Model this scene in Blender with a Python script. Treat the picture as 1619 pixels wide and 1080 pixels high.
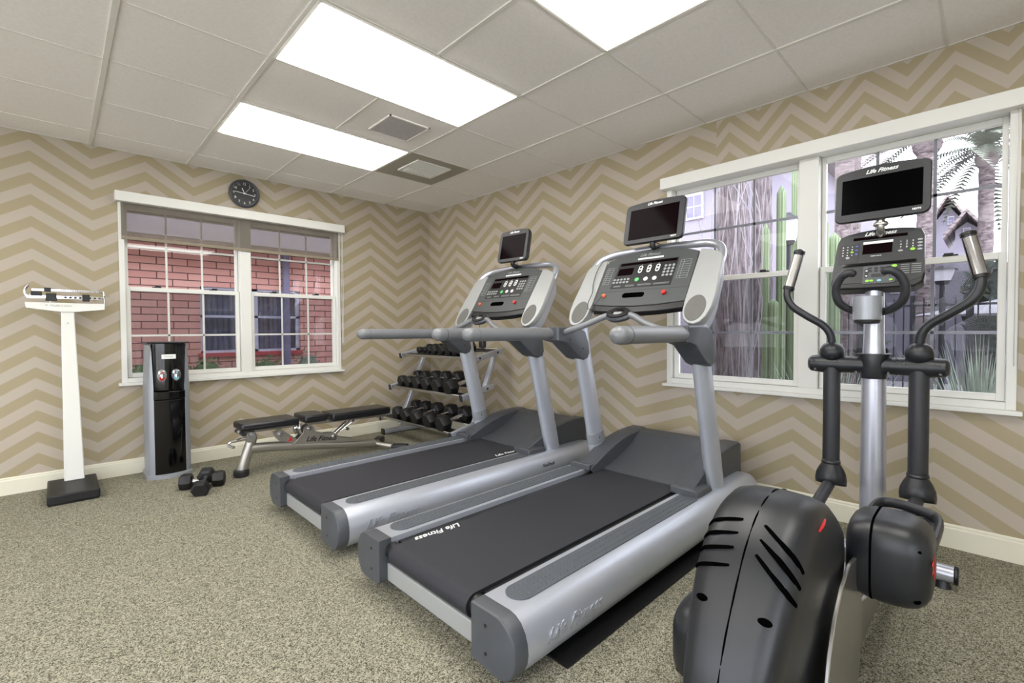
import bpy, bmesh, math, random
from mathutils import Vector, Matrix
from math import pi, sin, cos, radians
SC = bpy.context.scene
COL = SC.collection
for _o in list(bpy.data.objects): bpy.data.objects.remove(_o)
random.seed(7)

# ---------------------------------------------------------------- camera, sky, exposure
H = 2.5377                       # ceiling height; right wall is x=0, back wall is y=0
cd = bpy.data.cameras.new('camera'); cam = bpy.data.objects.new('camera', cd); COL.objects.link(cam)
YAW, PIT, ROL = radians(44.2674), radians(-1.2983), radians(-0.3510)
_f = Vector((sin(YAW)*cos(PIT), cos(YAW)*cos(PIT), sin(PIT)))
_r = Vector((cos(YAW), -sin(YAW), 0)); _u = _r.cross(_f)
_r2 = cos(ROL)*_r + sin(ROL)*_u; _u2 = -sin(ROL)*_r + cos(ROL)*_u
mw = Matrix((_r2, _u2, -_f)).transposed().to_4x4(); mw.translation = Vector((-3.24667, -4.76246, 1.12097))
cam.matrix_world = mw
cd.sensor_width = 36; cd.lens = 740.789/1619*36; cd.clip_start = .03; cd.clip_end = 300
cd.shift_x = -(810.82-809.5)/1619; cd.shift_y = (538.79-540)/1619
SC.camera = cam
SC.view_settings.view_transform = 'Standard'; SC.view_settings.look = 'None'
SC.view_settings.gamma = 1; SC.view_settings.use_curve_mapping = False
SC.view_settings.exposure = 0.2
w = bpy.data.worlds.new('sky'); SC.world = w; w.use_nodes = True
w.node_tree.nodes['Background'].inputs[0].default_value = (.88, .91, 1, 1)
w.node_tree.nodes['Background'].inputs[1].default_value = 5.0
LAMP = 8.0

# ---------------------------------------------------------------- material helpers
def lin(c):
    return tuple(((x/255)/12.92 if x/255 <= .04045 else ((x/255+.055)/1.055)**2.4) for x in c)+(1,)
class X:
    """tiny shader-math wrapper"""
    def __init__(s, nt, k): s.nt, s.k = nt, k
    def m(s, op, o=None, o2=None):
        n = s.nt.nodes.new('ShaderNodeMath'); n.operation = op
        for i, v in enumerate((s, o, o2)):
            if v is None: continue
            if isinstance(v, X): s.nt.links.new(v.k, n.inputs[i])
            else: n.inputs[i].default_value = v
        return X(s.nt, n.outputs[0])
    def __add__(s, o): return s.m('ADD', o)
    def __sub__(s, o): return s.m('SUBTRACT', o)
    def __mul__(s, o): return s.m('MULTIPLY', o)
    def __truediv__(s, o): return s.m('DIVIDE', o)
    def frac(s): return s.m('FRACT')
    def abs(s): return s.m('ABSOLUTE')
    def gt(s, o): return s.m('GREATER_THAN', o)
    def lt(s, o): return s.m('LESS_THAN', o)
    def min(s, o): return s.m('MINIMUM', o)
    def max(s, o): return s.m('MAXIMUM', o)
def base(name):
    m = bpy.data.materials.new(name); m.use_nodes = True
    return m, m.node_tree, m.node_tree.nodes['Principled BSDF']
def noise(nt, scale, detail=2, rough=.5, vec=None, coord='Object'):
    n = nt.nodes.new('ShaderNodeTexNoise'); n.inputs['Scale'].default_value = scale
    n.inputs['Detail'].default_value = detail; n.inputs['Roughness'].default_value = rough
    if vec is None:
        t = nt.nodes.new('ShaderNodeTexCoord'); vec = t.outputs[coord]
    nt.links.new(vec, n.inputs['Vector']); return n
def ramp(nt, fac, stops):
    r = nt.nodes.new('ShaderNodeValToRGB'); nt.links.new(fac, r.inputs[0])
    e = r.color_ramp.elements
    while len(e) < len(stops): e.new(.5)
    for i, (p, c) in enumerate(stops): e[i].position = p; e[i].color = c
    return r.outputs[0]
def bump(nt, b, height, strength, dist=.01):
    n = nt.nodes.new('ShaderNodeBump'); n.inputs['Strength'].default_value = strength; n.inputs['Distance'].default_value = dist
    nt.links.new(height, n.inputs['Height']); nt.links.new(n.outputs[0], b.inputs['Normal'])
def mat(name, rgb, rough=.5, metal=0, var=.06, scale=30, bmp=0, bscale=200, spec=None, coat=0):
    m, nt, b = base(name); c = lin(rgb)
    n = noise(nt, scale, 3)
    a = tuple(x*(1-var) for x in c[:3])+(1,); d = tuple(min(1, x*(1+var)) for x in c[:3])+(1,)
    nt.links.new(ramp(nt, n.outputs[0], [(.3, a), (.7, d)]), b.inputs['Base Color'])
    b.inputs['Roughness'].default_value = rough; b.inputs['Metallic'].default_value = metal
    if spec is not None: b.inputs['Specular IOR Level'].default_value = spec
    if coat: b.inputs['Coat Weight'].default_value = coat; b.inputs['Coat Roughness'].default_value = .1
    if bmp:
        k = noise(nt, bscale, 2); bump(nt, b, k.outputs[0], bmp, .002)
    return m
def emit(name, rgb, st):
    m, nt, b = base(name); b.inputs['Emission Color'].default_value = lin(rgb); b.inputs['Emission Strength'].default_value = st
    b.inputs['Base Color'].default_value = lin(rgb); return m
def glass(name, tint=(1, 1, 1), gloss=.02, edge=.35):
    m = bpy.data.materials.new(name); m.use_nodes = True; nt = m.node_tree; nt.nodes.clear()
    o = nt.nodes.new('ShaderNodeOutputMaterial'); t = nt.nodes.new('ShaderNodeBsdfTransparent'); g = nt.nodes.new('ShaderNodeBsdfGlossy')
    t.inputs[0].default_value = (*tint, 1); g.inputs['Roughness'].default_value = .02
    x = nt.nodes.new('ShaderNodeMixShader'); fr = nt.nodes.new('ShaderNodeLayerWeight'); fr.inputs[0].default_value = .25
    mm = nt.nodes.new('ShaderNodeMath'); mm.operation = 'MULTIPLY_ADD'; mm.inputs[1].default_value = edge; mm.inputs[2].default_value = gloss
    nt.links.new(fr.outputs['Fresnel'], mm.inputs[0]); nt.links.new(mm.outputs[0], x.inputs[0])
    nt.links.new(t.outputs[0], x.inputs[1]); nt.links.new(g.outputs[0], x.inputs[2]); nt.links.new(x.outputs[0], o.inputs[0])
    return m
def veil(name, rgb, alpha, trans=0):
    """woven mesh: partly see-through cloth"""
    m = bpy.data.materials.new(name); m.use_nodes = True; nt = m.node_tree; nt.nodes.clear()
    o = nt.nodes.new('ShaderNodeOutputMaterial'); t = nt.nodes.new('ShaderNodeBsdfTransparent'); d = nt.nodes.new('ShaderNodeBsdfDiffuse')
    d.inputs[0].default_value = lin(rgb); x = nt.nodes.new('ShaderNodeMixShader')
    tc = nt.nodes.new('ShaderNodeTexCoord'); mp = nt.nodes.new('ShaderNodeMapping'); mp.inputs['Scale'].default_value = (40, 40, 2)
    nt.links.new(tc.outputs['Object'], mp.inputs[0]); n = noise(nt, 1, 2, vec=mp.outputs[0])
    r = ramp(nt, n.outputs[0], [(.3, (alpha*.97,)*3+(1,)), (.7, (min(1, alpha*1.03),)*3+(1,))])
    nt.links.new(r, x.inputs[0]); nt.links.new(t.outputs[0], x.inputs[1]); last = d.outputs[0]
    if trans:
        q = nt.nodes.new('ShaderNodeBsdfTranslucent'); q.inputs[0].default_value = lin(rgb); y = nt.nodes.new('ShaderNodeMixShader'); y.inputs[0].default_value = trans
        nt.links.new(d.outputs[0], y.inputs[1]); nt.links.new(q.outputs[0], y.inputs[2]); last = y.outputs[0]
    nt.links.new(last, x.inputs[2]); nt.links.new(x.outputs[0], o.inputs[0])
    return m
LIGHT_STRIPE, DARK_STRIPE = (179, 168, 154), (162, 150, 121)
def wallpaper(name, axis, peak, z0, right=False):
    m, nt, b = base(name)
    g = nt.nodes.new('ShaderNodeNewGeometry'); sp = nt.nodes.new('ShaderNodeSeparateXYZ'); nt.links.new(g.outputs['Position'], sp.inputs[0])
    h = X(nt, sp.outputs[axis]); z = X(nt, sp.outputs[2])
    def chev(h, per, peak, z, z0, amp, vper):
        tri = ((((h-peak)/per).frac()-.5).abs()*-2+1)         # 0 at peaks, 1 at valleys
        v = (z-z0+tri*amp)/vper
        return v.frac().gt(.5)
    if right:
        q = (h*-1-2.817).max(0).min(.433)
        big = chev(h+q*.248, .652, peak, z+q*.155, z0, .213, .1533)
        small = chev(h, .366, -4.247, z, 2.437, .189, .131)
        sel = z.gt(2.19)*h.lt(-3.43)
        d = big+(small-big)*sel
    else:
        d = chev(h, .6475, peak, z, z0, .213, .1533)
    mx = nt.nodes.new('ShaderNodeMix'); mx.data_type = 'RGBA'
    nt.links.new(d.k, mx.inputs[0]); mx.inputs[6].default_value = lin(LIGHT_STRIPE); mx.inputs[7].default_value = lin(DARK_STRIPE)
    n = noise(nt, 2.2, 3, coord='Object'); mv = nt.nodes.new('ShaderNodeMix'); mv.data_type = 'RGBA'; mv.blend_type = 'MULTIPLY'; mv.inputs[0].default_value = 1
    nt.links.new(mx.outputs[2], mv.inputs[6])
    nt.links.new(ramp(nt, n.outputs[0], [(.3, (.95, .96, .95, 1)), (.7, (1.0, .99, .98, 1))]), mv.inputs[7])
    nt.links.new(mv.outputs[2], b.inputs['Base Color']); b.inputs['Roughness'].default_value = .55
    k = noise(nt, 350, 2); bump(nt, b, k.outputs[0], .15, .002)
    return m
def carpet():
    m, nt, b = base('speckled_floor')
    v = nt.nodes.new('ShaderNodeTexVoronoi'); v.inputs['Scale'].default_value = 300; v.inputs['Randomness'].default_value = 1
    t = nt.nodes.new('ShaderNodeTexCoord'); nt.links.new(t.outputs['Object'], v.inputs['Vector'])
    sx = nt.nodes.new('ShaderNodeSeparateColor'); nt.links.new(v.outputs['Color'], sx.inputs[0])
    c = ramp(nt, sx.outputs[0], [(0, lin((66, 65, 55))), (.25, lin((88, 86, 73))), (.3, lin((124, 121, 103))), (.6, lin((138, 135, 116))), (.65, lin((164, 160, 142))), (1, lin((176, 172, 155)))])
    n = noise(nt, 55, 2); n2 = ramp(nt, n.outputs[0], [(.35, (.82, .82, .8, 1)), (.65, (1, 1, 1, 1))])
    mv = nt.nodes.new('ShaderNodeMix'); mv.data_type = 'RGBA'; mv.blend_type = 'MULTIPLY'; mv.inputs[0].default_value = 1
    nt.links.new(c, mv.inputs[6]); nt.links.new(n2, mv.inputs[7]); nt.links.new(mv.outputs[2], b.inputs['Base Color'])
    b.inputs['Roughness'].default_value = .9; b.inputs['Specular IOR Level'].default_value = .2
    bump(nt, b, sx.outputs[1], .25, .003)
    return m
def brick():
    m, nt, b = base('brick')
    g = nt.nodes.new('ShaderNodeNewGeometry'); sp = nt.nodes.new('ShaderNodeSeparateXYZ'); nt.links.new(g.outputs['Position'], sp.inputs[0])
    cb = nt.nodes.new('ShaderNodeCombineXYZ'); nt.links.new(sp.outputs[0], cb.inputs[0]); nt.links.new(sp.outputs[2], cb.inputs[1])
    k = nt.nodes.new('ShaderNodeTexBrick'); k.inputs['Scale'].default_value = 1; k.inputs['Brick Width'].default_value = .3; k.inputs['Row Height'].default_value = .083
    k.inputs['Mortar Size'].default_value = .006; k.inputs['Color1'].default_value = lin((222, 172, 164)); k.inputs['Color2'].default_value = lin((208, 152, 146)); k.inputs['Mortar'].default_value = lin((96, 62, 62))
    nt.links.new(cb.outputs[0], k.inputs['Vector']); nt.links.new(k.outputs['Color'], b.inputs['Base Color']); b.inputs['Roughness'].default_value = .8
    return m
def stripes(name, c1, c2, axis, per, frac=.1, rough=.6, nz=0):
    """plain material with thin repeated lines along one world axis (siding, tiles, ribs)"""
    m, nt, b = base(name)
    t = nt.nodes.new('ShaderNodeTexCoord'); sp = nt.nodes.new('ShaderNodeSeparateXYZ'); nt.links.new(t.outputs['Object'], sp.inputs[0])
    a = X(nt, sp.outputs[axis])
    if nz: a = a+X(nt, noise(nt, 8, 3).outputs[0])*nz
    d = (a/per).frac().lt(frac)
    mx = nt.nodes.new('ShaderNodeMix'); mx.data_type = 'RGBA'; nt.links.new(d.k, mx.inputs[0])
    mx.inputs[6].default_value = lin(c1); mx.inputs[7].default_value = lin(c2)
    nt.links.new(mx.outputs[2], b.inputs['Base Color']); b.inputs['Roughness'].default_value = rough
    return m
def bark(name, c1, c2, sc=(30, 30, 5)):
    m, nt, b = base(name)
    t = nt.nodes.new('ShaderNodeTexCoord'); mp = nt.nodes.new('ShaderNodeMapping'); mp.inputs['Scale'].default_value = sc
    nt.links.new(t.outputs['Object'], mp.inputs[0]); n = noise(nt, 1, 6, .7, vec=mp.outputs[0])
    nt.links.new(ramp(nt, n.outputs[0], [(.35, lin(c1)), (.65, lin(c2))]), b.inputs['Base Color']); b.inputs['Roughness'].default_value = .9
    bump(nt, b, n.outputs[0], .8, .03); return m
M = dict(
    silver=mat('silver_paint', (188, 193, 203), .34, .55, .02, 6, .04, 900),
    silver2=mat('satin_silver', (186, 189, 200), .3, .7, .02, 6),
    panel=mat('light_grey_panel', (160, 162, 161), .42, .25, .015, 8, .03, 900),
    void=mat('dark_opening', (4, 4, 4), 1, 0, .01, spec=0), grass=mat('grass_blades', (150, 164, 150), .7, 0, .35, 9), plas=mat('grey_plastic', (74, 77, 82), .42, .15, .03, 20, .05, 700),
    plasd=mat('dark_grey_plastic', (38, 39, 43), .42, .0, .04, 20, .08, 700),
    hand=mat('handrail_grey', (120, 122, 125), .38, .15, .02, 10, .03, 900),
    cons=mat('console_grey', (66, 69, 69), .5, 0, .02, 20, .04, 900),
    black=mat('black_plastic', (20, 20, 22), .4, 0, .1, 20),
    pblack=mat('elliptical_black', (28, 30, 34), .38, 0, .04, 20, .06, 600),
    screen=mat('dark_screen', (16, 7, 9), .12, 0, .02, 4, spec=.02),
    screenb=mat('black_screen', (4, 4, 5), .2, 0, .02, 4, spec=.015),
    belt=mat('belt_rubber', (34, 35, 42), .62, 0, .12, 900, .25, 1200),
    pad=mat('tread_pad_rubber', (78, 83, 89), .55, 0, .03, 40),
    white=mat('white_print', (228, 230, 228), .5, 0, .01),
    paint=mat('white_paint', (226, 226, 220), .45, 0, .01, 6),
    trim=mat('cream_trim', (222, 219, 200), .45, 0, .015, 6),
    vinyl=mat('window_vinyl', (222, 222, 216), .4, 0, .01, 6),
    backlit_muntin=mat('backlit_grey_muntin', (112, 114, 122), .4, .3, .02),  # backlight shade on the right window's muntins put into the grey
    chrome=mat('chrome', (222, 222, 226), .12, 1, .02),
    steel=mat('steel', (176, 174, 170), .28, .9, .04, 12),
    bench=mat('bench_silver', (162, 158, 150), .34, .7, .03, 12),
    vinylb=mat('black_vinyl', (18, 18, 22), .3, 0, .05, 12, .1, 400),
    rubber=mat('black_rubber', (14, 14, 16), .5, 0, .08, 30, .1, 500),
    gloss=mat('gloss_black', (6, 6, 7), .08, 0, .02),
    coolgrey=mat('cooler_grey', (150, 154, 160), .35, .3, .02),
    red=mat('red_button', (190, 30, 34), .3), orange=mat('orange_button', (216, 110, 70), .4),
    green=mat('green_button', (90, 190, 110), .4), lime=mat('lime_button', (140, 200, 60), .4), blue=mat('blue_button', (60, 80, 160), .4),
    cyan=mat('cyan_button', (130, 185, 200), .4), grey=mat('grey_button', (150, 154, 154), .4), grille=mat('speaker_mesh', (98, 98, 94), .7, 0, .15, 900, .3, 900),
    tile=mat('ceiling_tile', (236, 232, 228), .9, 0, .03, 60, .35, 160), tee=mat('ceiling_tee', (220, 217, 210), .6, 0, .01),
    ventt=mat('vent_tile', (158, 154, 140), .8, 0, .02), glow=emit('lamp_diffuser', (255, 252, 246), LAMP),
    floor=carpet(), wallb=wallpaper('chevron_wallpaper_back', 0, -.118, 2.257), wallr=wallpaper('chevron_wallpaper_right', 1, -.535, 2.254, True),
    wallx=wallpaper('chevron_wallpaper_other', 0, 0, 2.25), wally=wallpaper('chevron_wallpaper_side', 1, 0, 2.25),
    glass=glass('window_glass'), glass2=glass('window_glass_coated', gloss=.004, edge=.10), screenmesh=veil('insect_screen', (30, 30, 36), .34), shade=veil('shade_fabric', (140, 133, 122), .52, .35),
    hem=mat('shade_hem', (140, 130, 112), .8), brick=brick(), stucco=mat('lavender_stucco', (150, 146, 160), .9, 0, .02, 3), stucco2=mat('grey_stucco', (116, 114, 126), .9, 0, .02, 3),
    rtile=stripes('roof_tiles', (150, 138, 138), (104, 92, 94), 2, .12, .25), sill=mat('brick_red', (178, 70, 78), .7), curtain=stripes('curtain', (214, 218, 232), (164, 168, 190), 0, .06, .4, nz=.03),
    bluefr=mat('bluish_frame', (196, 200, 226), .5), pipe=mat('downspout', (120, 118, 150), .5), leaf=mat('leaf_green', (76, 98, 58), .7, 0, .4, 40), leafg=mat('grey_green_leaf', (100, 114, 102), .7, 0, .35, 40), leafd=mat('dark_foliage', (44, 56, 42), .8, 0, .5, 15),
    palmleaf=mat('palm_leaf', (98, 106, 92), .6, 0, .3, 20), bark=bark('shaggy_bark', (62, 54, 58), (150, 140, 144), (40, 40, 4)), bark2=bark('palm_bark', (72, 62, 64), (150, 138, 140), (8, 8, 26)),
    cactus=stripes('cactus_skin', (122, 138, 104), (90, 108, 78), 1, .03, .3), twig=mat('pale_twig', (150, 146, 152), .8), gravel=mat('gravel', (116, 105, 104), .95, 0, .08, 6), paving=mat('bounce_paving', (222, 220, 214), .9, 0, .03), patio=mat('pale_paving', (170, 168, 172), .9, 0, .03),
    iron=mat('black_iron', (40, 40, 46), .5, .3), lampglass=mat('lantern_glass', (206, 204, 216), .3), umb=mat('umbrella_cloth', (160, 158, 168), .8), clay=mat('terracotta', (150, 96, 84), .8),
)
def vgroove(m, c): return m

# ---------------------------------------------------------------- mesh helpers
ORG = Vector((0, 0, 0))
def new(): return bmesh.new()
def link(name, me, m, parent=None):
    o = bpy.data.objects.new(name, me); COL.objects.link(o)
    if m is not None: me.materials.append(m)
    if parent is not None: o.parent = parent
    return o
def mk(name, bm, m, parent=None, smooth=True, bevel=0, seg=2, sub=0, ang=35):
    bmesh.ops.recalc_face_normals(bm, faces=bm.faces)
    me = bpy.data.meshes.new(name)
    org = ORG if parent is not None else Vector((0, 0, 0))
    bmesh.ops.translate(bm, vec=-org, verts=bm.verts)
    bm.to_mesh(me); bm.free()
    if smooth:
        me.polygons.foreach_set('use_smooth', [True]*len(me.polygons))
        if not sub: me.set_sharp_from_angle(angle=radians(ang))
    o = link(name, me, m, parent)
    if bevel:
        b = o.modifiers.new('bevel', 'BEVEL'); b.width = bevel; b.segments = seg; b.limit_method = 'ANGLE'; b.angle_limit = radians(38)
        b.harden_normals = False
    if sub:
        s = o.modifiers.new('sub', 'SUBSURF'); s.levels = sub; s.render_levels = sub
    return o
def center_origin(o):
    """top-level single-mesh thing: put its origin at the base of its own shape"""
    vs = [v.co for v in o.data.vertices]
    c = Vector(((min(v.x for v in vs)+max(v.x for v in vs))/2, (min(v.y for v in vs)+max(v.y for v in vs))/2, min(v.z for v in vs)))
    o.data.transform(Matrix.Translation(-c)); o.location = c; return o
def tag(o, label=None, cat=None, group=None, kind=None):
    if label: o['label'] = label
    if cat: o['category'] = cat
    if group: o['group'] = group
    if kind: o['kind'] = kind
    return o
def thing(name, loc, label, cat, group=None):
    global ORG
    o = bpy.data.objects.new(name, None); o.empty_display_size = .1; COL.objects.link(o); o.location = loc
    ORG = Vector(loc); return tag(o, label, cat, group)
def struct(name, bm, m, **k):
    return tag(mk(name, bm, m, None, **k), kind='structure')
def dup(root):
    r = root.copy(); COL.objects.link(r)
    for ch in list(root.children):
        c = ch.copy(); COL.objects.link(c); c.parent = r
        for g in list(ch.children):
            d = g.copy(); COL.objects.link(d); d.parent = c
    return r
def box(bm, x0, x1, y0, y1, z0, z1):
    vs = [bm.verts.new((x, y, z)) for x in (x0, x1) for y in (y0, y1) for z in (z0, z1)]
    for f in ((0, 1, 3, 2), (4, 6, 7, 5), (0, 4, 5, 1), (2, 3, 7, 6), (0, 2, 6, 4), (1, 5, 7, 3)): bm.faces.new([vs[i] for i in f])
    return vs
def obox(bm, c, ax, ay, az, sx, sy, sz):
    """oriented box: centre, three axes, full sizes"""
    c = Vector(c); ax, ay, az = Vector(ax).normalized(), Vector(ay).normalized(), Vector(az).normalized()
    vs = [bm.verts.new(c+ax*sx*i/2+ay*sy*j/2+az*sz*k/2) for i in (-1, 1) for j in (-1, 1) for k in (-1, 1)]
    for f in ((0, 1, 3, 2), (4, 6, 7, 5), (0, 4, 5, 1), (2, 3, 7, 6), (0, 2, 6, 4), (1, 5, 7, 3)): bm.faces.new([vs[i] for i in f])
def loft(bm, rings, cap=True, closed=True):
    R = [[bm.verts.new(p) for p in r] for r in rings]
    n = len(R[0])
    for a, b in zip(R, R[1:]):
        for i in range(n if closed else n-1):
            j = (i+1) % n
            try: bm.faces.new((a[i], a[j], b[j], b[i]))
            except ValueError: pass
    if cap and closed:
        for r in (R[0], R[-1]):
            try: bm.faces.new(r)
            except ValueError: pass
    return R
def frame(d):
    d = Vector(d).normalized(); up = Vector((0, 0, 1)) if abs(d.z) < .9 else Vector((1, 0, 0))
    a = d.cross(up).normalized(); return a, a.cross(d).normalized()
def cyl(bm, p0, p1, r0, r1=None, n=20):
    r1 = r0 if r1 is None else r1; p0, p1 = Vector(p0), Vector(p1); a, b = frame(p1-p0)
    loft(bm, [[p+(a*cos(t)+b*sin(t))*r for t in (2*pi*i/n for i in range(n))] for p, r in ((p0, r0), (p1, r1))])
def smoothp(pts, k=6):
    P = [Vector(p) for p in pts]; out = []
    for i in range(len(P)-1):
        p0 = P[max(i-1, 0)]; p1, p2 = P[i], P[i+1]; p3 = P[min(i+2, len(P)-1)]
        for s in range(k):
            t = s/k
            out.append(.5*((2*p1)+(p2-p0)*t+(2*p0-5*p1+4*p2-p3)*t*t+(3*p1-p0-3*p2+p3)*t**3))
    out.append(P[-1]); return out
def tube(bm, pts, r, n=14, sm=6, ends=False, flat=1.0):
    P = smoothp(pts, sm) if sm else [Vector(p) for p in pts]
    L = len(P); rr = r if callable(r) else (lambda t: r)
    a = None; rings = []
    for i, p in enumerate(P):
        d = (P[min(i+1, L-1)]-P[max(i-1, 0)]).normalized()
        if a is None: a, b = frame(d)
        else:
            a = (a-d*a.dot(d)).normalized(); b = a.cross(d).normalized()
        q = rr(i/(L-1)); rings.append([p+(a*cos(t)+b*sin(t)*flat)*q for t in (2*pi*k/n for k in range(n))])
    if ends:
        for idx, dirn in ((0, -1), (-1, 1)):
            p = P[idx]; d = ((P[1]-P[0]) if idx == 0 else (P[-1]-P[-2])).normalized()*dirn; q = rr(0 if idx == 0 else 1); extra = []
            for k in (1, 2, 3, 4):
                s = k/4*pi/2*.97; extra.append([p+d*q*sin(s)+(v-p)*cos(s) for v in rings[idx]])
            if idx == 0: rings = extra[::-1]+rings
            else: rings = rings+extra
    loft(bm, rings)
def prism(bm, poly, axis, a0, a1):
    """poly: 2-D points; axis 'y': (x,z), 'x': (y,z), 'z': (x,y)"""
    f = {'y': lambda p, a: (p[0], a, p[1]), 'x': lambda p, a: (a, p[0], p[1]), 'z': lambda p, a: (p[0], p[1], a)}[axis]
    loft(bm, [[f(p, a0) for p in poly], [f(p, a1) for p in poly]])
def ellipsoid(bm, c, rx, ry, rz, u=16, v=10, e=1.0, half=False):
    c = Vector(c); sg = lambda x: (1 if x >= 0 else -1)*abs(x)**e
    rings = []
    for j in range(v+1):
        ph = -pi/2+pi*j/v
        if half: ph = pi/2*j/v
        cc = max(abs(cos(ph))**e, 1e-4)
        rings.append([c+Vector((rx*cc*sg(cos(t)), ry*cc*sg(sin(t)), rz*sg(sin(ph)))) for t in (2*pi*i/u for i in range(u))])
    loft(bm, rings)
def rrect(w, h, r, n=5, ox=0, oy=0):
    out = []
    for cx, cy, a in ((w/2-r, h/2-r, 0), (-w/2+r, h/2-r, pi/2), (-w/2+r, -h/2+r, pi), (w/2-r, -h/2+r, 1.5*pi)):
        for i in range(n+1):
            t = a+pi/2*i/n; out.append((ox+cx+r*cos(t), oy+cy+r*sin(t)))
    return out
def plate(bm, o, U, V, N, poly, t0, t1):
    """2-D outline (u,v) on plane origin o, axes U,V; extruded along N from t0 to t1"""
    o, U, V, N = map(Vector, (o, U, V, N))
    loft(bm, [[o+U*p[0]+V*p[1]+N*t for p in poly] for t in (t0, t1)])
def ell(rx, ry, cx=0, cy=0, n=24): return [(cx+rx*cos(2*pi*i/n), cy+ry*sin(2*pi*i/n)) for i in range(n)]
def text_bm(bm, s, o, U, V, size, depth=.0008, shear=.35, center=True, bold=0):
    c = bpy.data.curves.new('t', 'FONT'); c.body = s; c.size = size; c.shear = shear; c.extrude = depth; c.offset = bold; c.resolution_u = 2
    if center: c.align_x = 'CENTER'; c.align_y = 'CENTER'
    ob = bpy.data.objects.new('t', c); COL.objects.link(ob)
    dg = bpy.context.evaluated_depsgraph_get(); me = bpy.data.meshes.new_from_object(ob.evaluated_get(dg))
    U = Vector(U).normalized(); V = Vector(V).normalized(); W = U.cross(V); mx = Matrix((U, V, W)).transposed().to_4x4(); mx.translation = Vector(o)
    me.transform(mx); bm.from_mesh(me)
    bpy.data.objects.remove(ob); bpy.data.curves.remove(c); bpy.data.meshes.remove(me)

# ================================================================ ROOM
XL, YN = -6.3, -6.6
b = new(); box(b, XL, .15, YN, .15, -.1, 0); struct('floor', b, M['floor'], smooth=False)
b = new(); box(b, XL, 0, YN, 0, H, H+.1); struct('ceiling', b, M['tile'], smooth=False)
def wall_hole(name, m, axis, lo, hi, h0, h1, z0, z1, th=.15):
    """wall on axis plane with one window hole"""
    b = new()
    def bb(a0, a1, c0, c1):
        if axis == 'y': box(b, a0, a1, 0, th, c0, c1)
        else: box(b, 0, th, a0, a1, c0, c1)
    bb(lo, h0, 0, H+.1); bb(h1, hi, 0, H+.1); bb(h0, h1, 0, z0); bb(h0, h1, z1, H+.1)
    struct(name, b, m, smooth=False)
WB = (-2.885, -1.118, .725, 2.17)          # back window opening x0,x1,z0,z1
WR = (-4.842, -3.075, .725, 2.17)          # right window opening y0,y1,z0,z1
wall_hole('wall_back', M['wallb'], 'y', XL, .15, WB[0], WB[1], WB[2], WB[3])
wall_hole('wall_right', M['wallr'], 'x', YN, 0, WR[0], WR[1], WR[2], WR[3])
# the two walls behind the camera: painted white for bounce, tall glazed openings added for daylight, facing the terrace
def glazed(name, n, axis, c, lo, hi, h0, h1, z0, z1):
    b = new()
    def bb(a0, a1, c0, c1, d0=c-.12, d1=c):
        if axis == 'y': box(b, a0, a1, d0, d1, c0, c1)
        else: box(b, d0, d1, a0, a1, c0, c1)
    bb(lo, h0, 0, H+.1); bb(h1, hi, 0, H+.1); bb(h0, h1, 0, z0); bb(h0, h1, z1, H+.1)
    struct(name, b, M['paint'], smooth=False)
    b = new(); k = max(2, round((h1-h0)/1.1))
    for i in range(k+1):
        a = h0+(h1-h0-.05)*i/k; bb(a, a+.05, z0, z1, c-.08, c-.03)
    for z in (z0, z1-.05): bb(h0, h1, z, z+.05, c-.08, c-.03)
    w_ = struct('window_%d' % n, b, M['vinyl'], smooth=False)  # unseen window, added to bring in daylight
    b = new(); bb(h0, h1, z0, z1, c-.058, c-.054); mk('glass_pane', b, M['glass'], w_, False)
ORG = Vector((0, 0, 0))
glazed('wall_left', 3, 'x', XL, YN-.12, .15, -6.1, -.9, .12, 2.3)
glazed('wall_near', 4, 'y', YN, XL, .15, -6.1, -3.1, .12, 2.3)
def baseboard(name, pts):
    b = new(); (ax, c, s, a0, a1) = pts
    prof = [(0, 0), (.014, 0), (.014, .098), (.009, .104), (.009, .112), (.003, .12), (0, .12)]
    if ax == 'x': prism(b, [(c+s*p, z) for p, z in prof], 'x', a0, a1)     # runs along x; poly is (y,z)
    else: prism(b, [(c+s*p, z) for p, z in prof], 'y', a0, a1)
    struct(name, b, M['trim'], smooth=False)
baseboard('baseboard_back', ('x', 0, -1, XL, 0)); baseboard('baseboard_right', ('y', 0, -1, YN, -.014))
baseboard('baseboard_near', ('x', YN, 1, XL, 0)); baseboard('baseboard_left', ('y', XL, 1, YN, 0))
# ceiling grid of tees
U_ = .6096; gx = lambda i: (i-3.9774)*U_; gy = lambda j: (j-4.5185)*U_
b = new()
def lit(i, j): return (i in (0, 1) or i in (-5, -4)) and j in (0, 2, -2, -4, -6)
for i in range(-6, 4):
    y = YN
    for j in range(-7, 5):
        if lit(i, j) and lit(i-1, j): continue
        box(b, gx(i)-(.012 if i in (-1, 0, 3) else .007), gx(i)+(.012 if i in (-1, 0, 3) else .007), max(YN, gy(j)), min(0, gy(j+1)), H-.006, H)
LIGHTS = [(0, 1), (2, 3), (-2, -1), (-4, -3)]
for j in range(-6, 5):
    box(b, XL, 0, gy(j)-.0055, gy(j)+.0055, H-.004, H)
for i in (-1.0, 1.0): pass
struct('trim_1', b, M['tee'], smooth=False)
b = new()
prism(b, [(0, H-.003), (-.014, H-.003), (-.014, H), (0, H)], 'x', XL, 0)
prism(b, [(0, H-.003), (-.014, H-.003), (-.014, H), (0, H)], 'y', YN, 0); struct('trim_2', b, M['tee'], smooth=False)
spots = [(0, 2), (0, 0), (0, -2), (0, -4), (-5, 2), (-5, 0), (-5, -2), (-5, -4)]  # left-hand row added out of view to brighten the room
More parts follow.
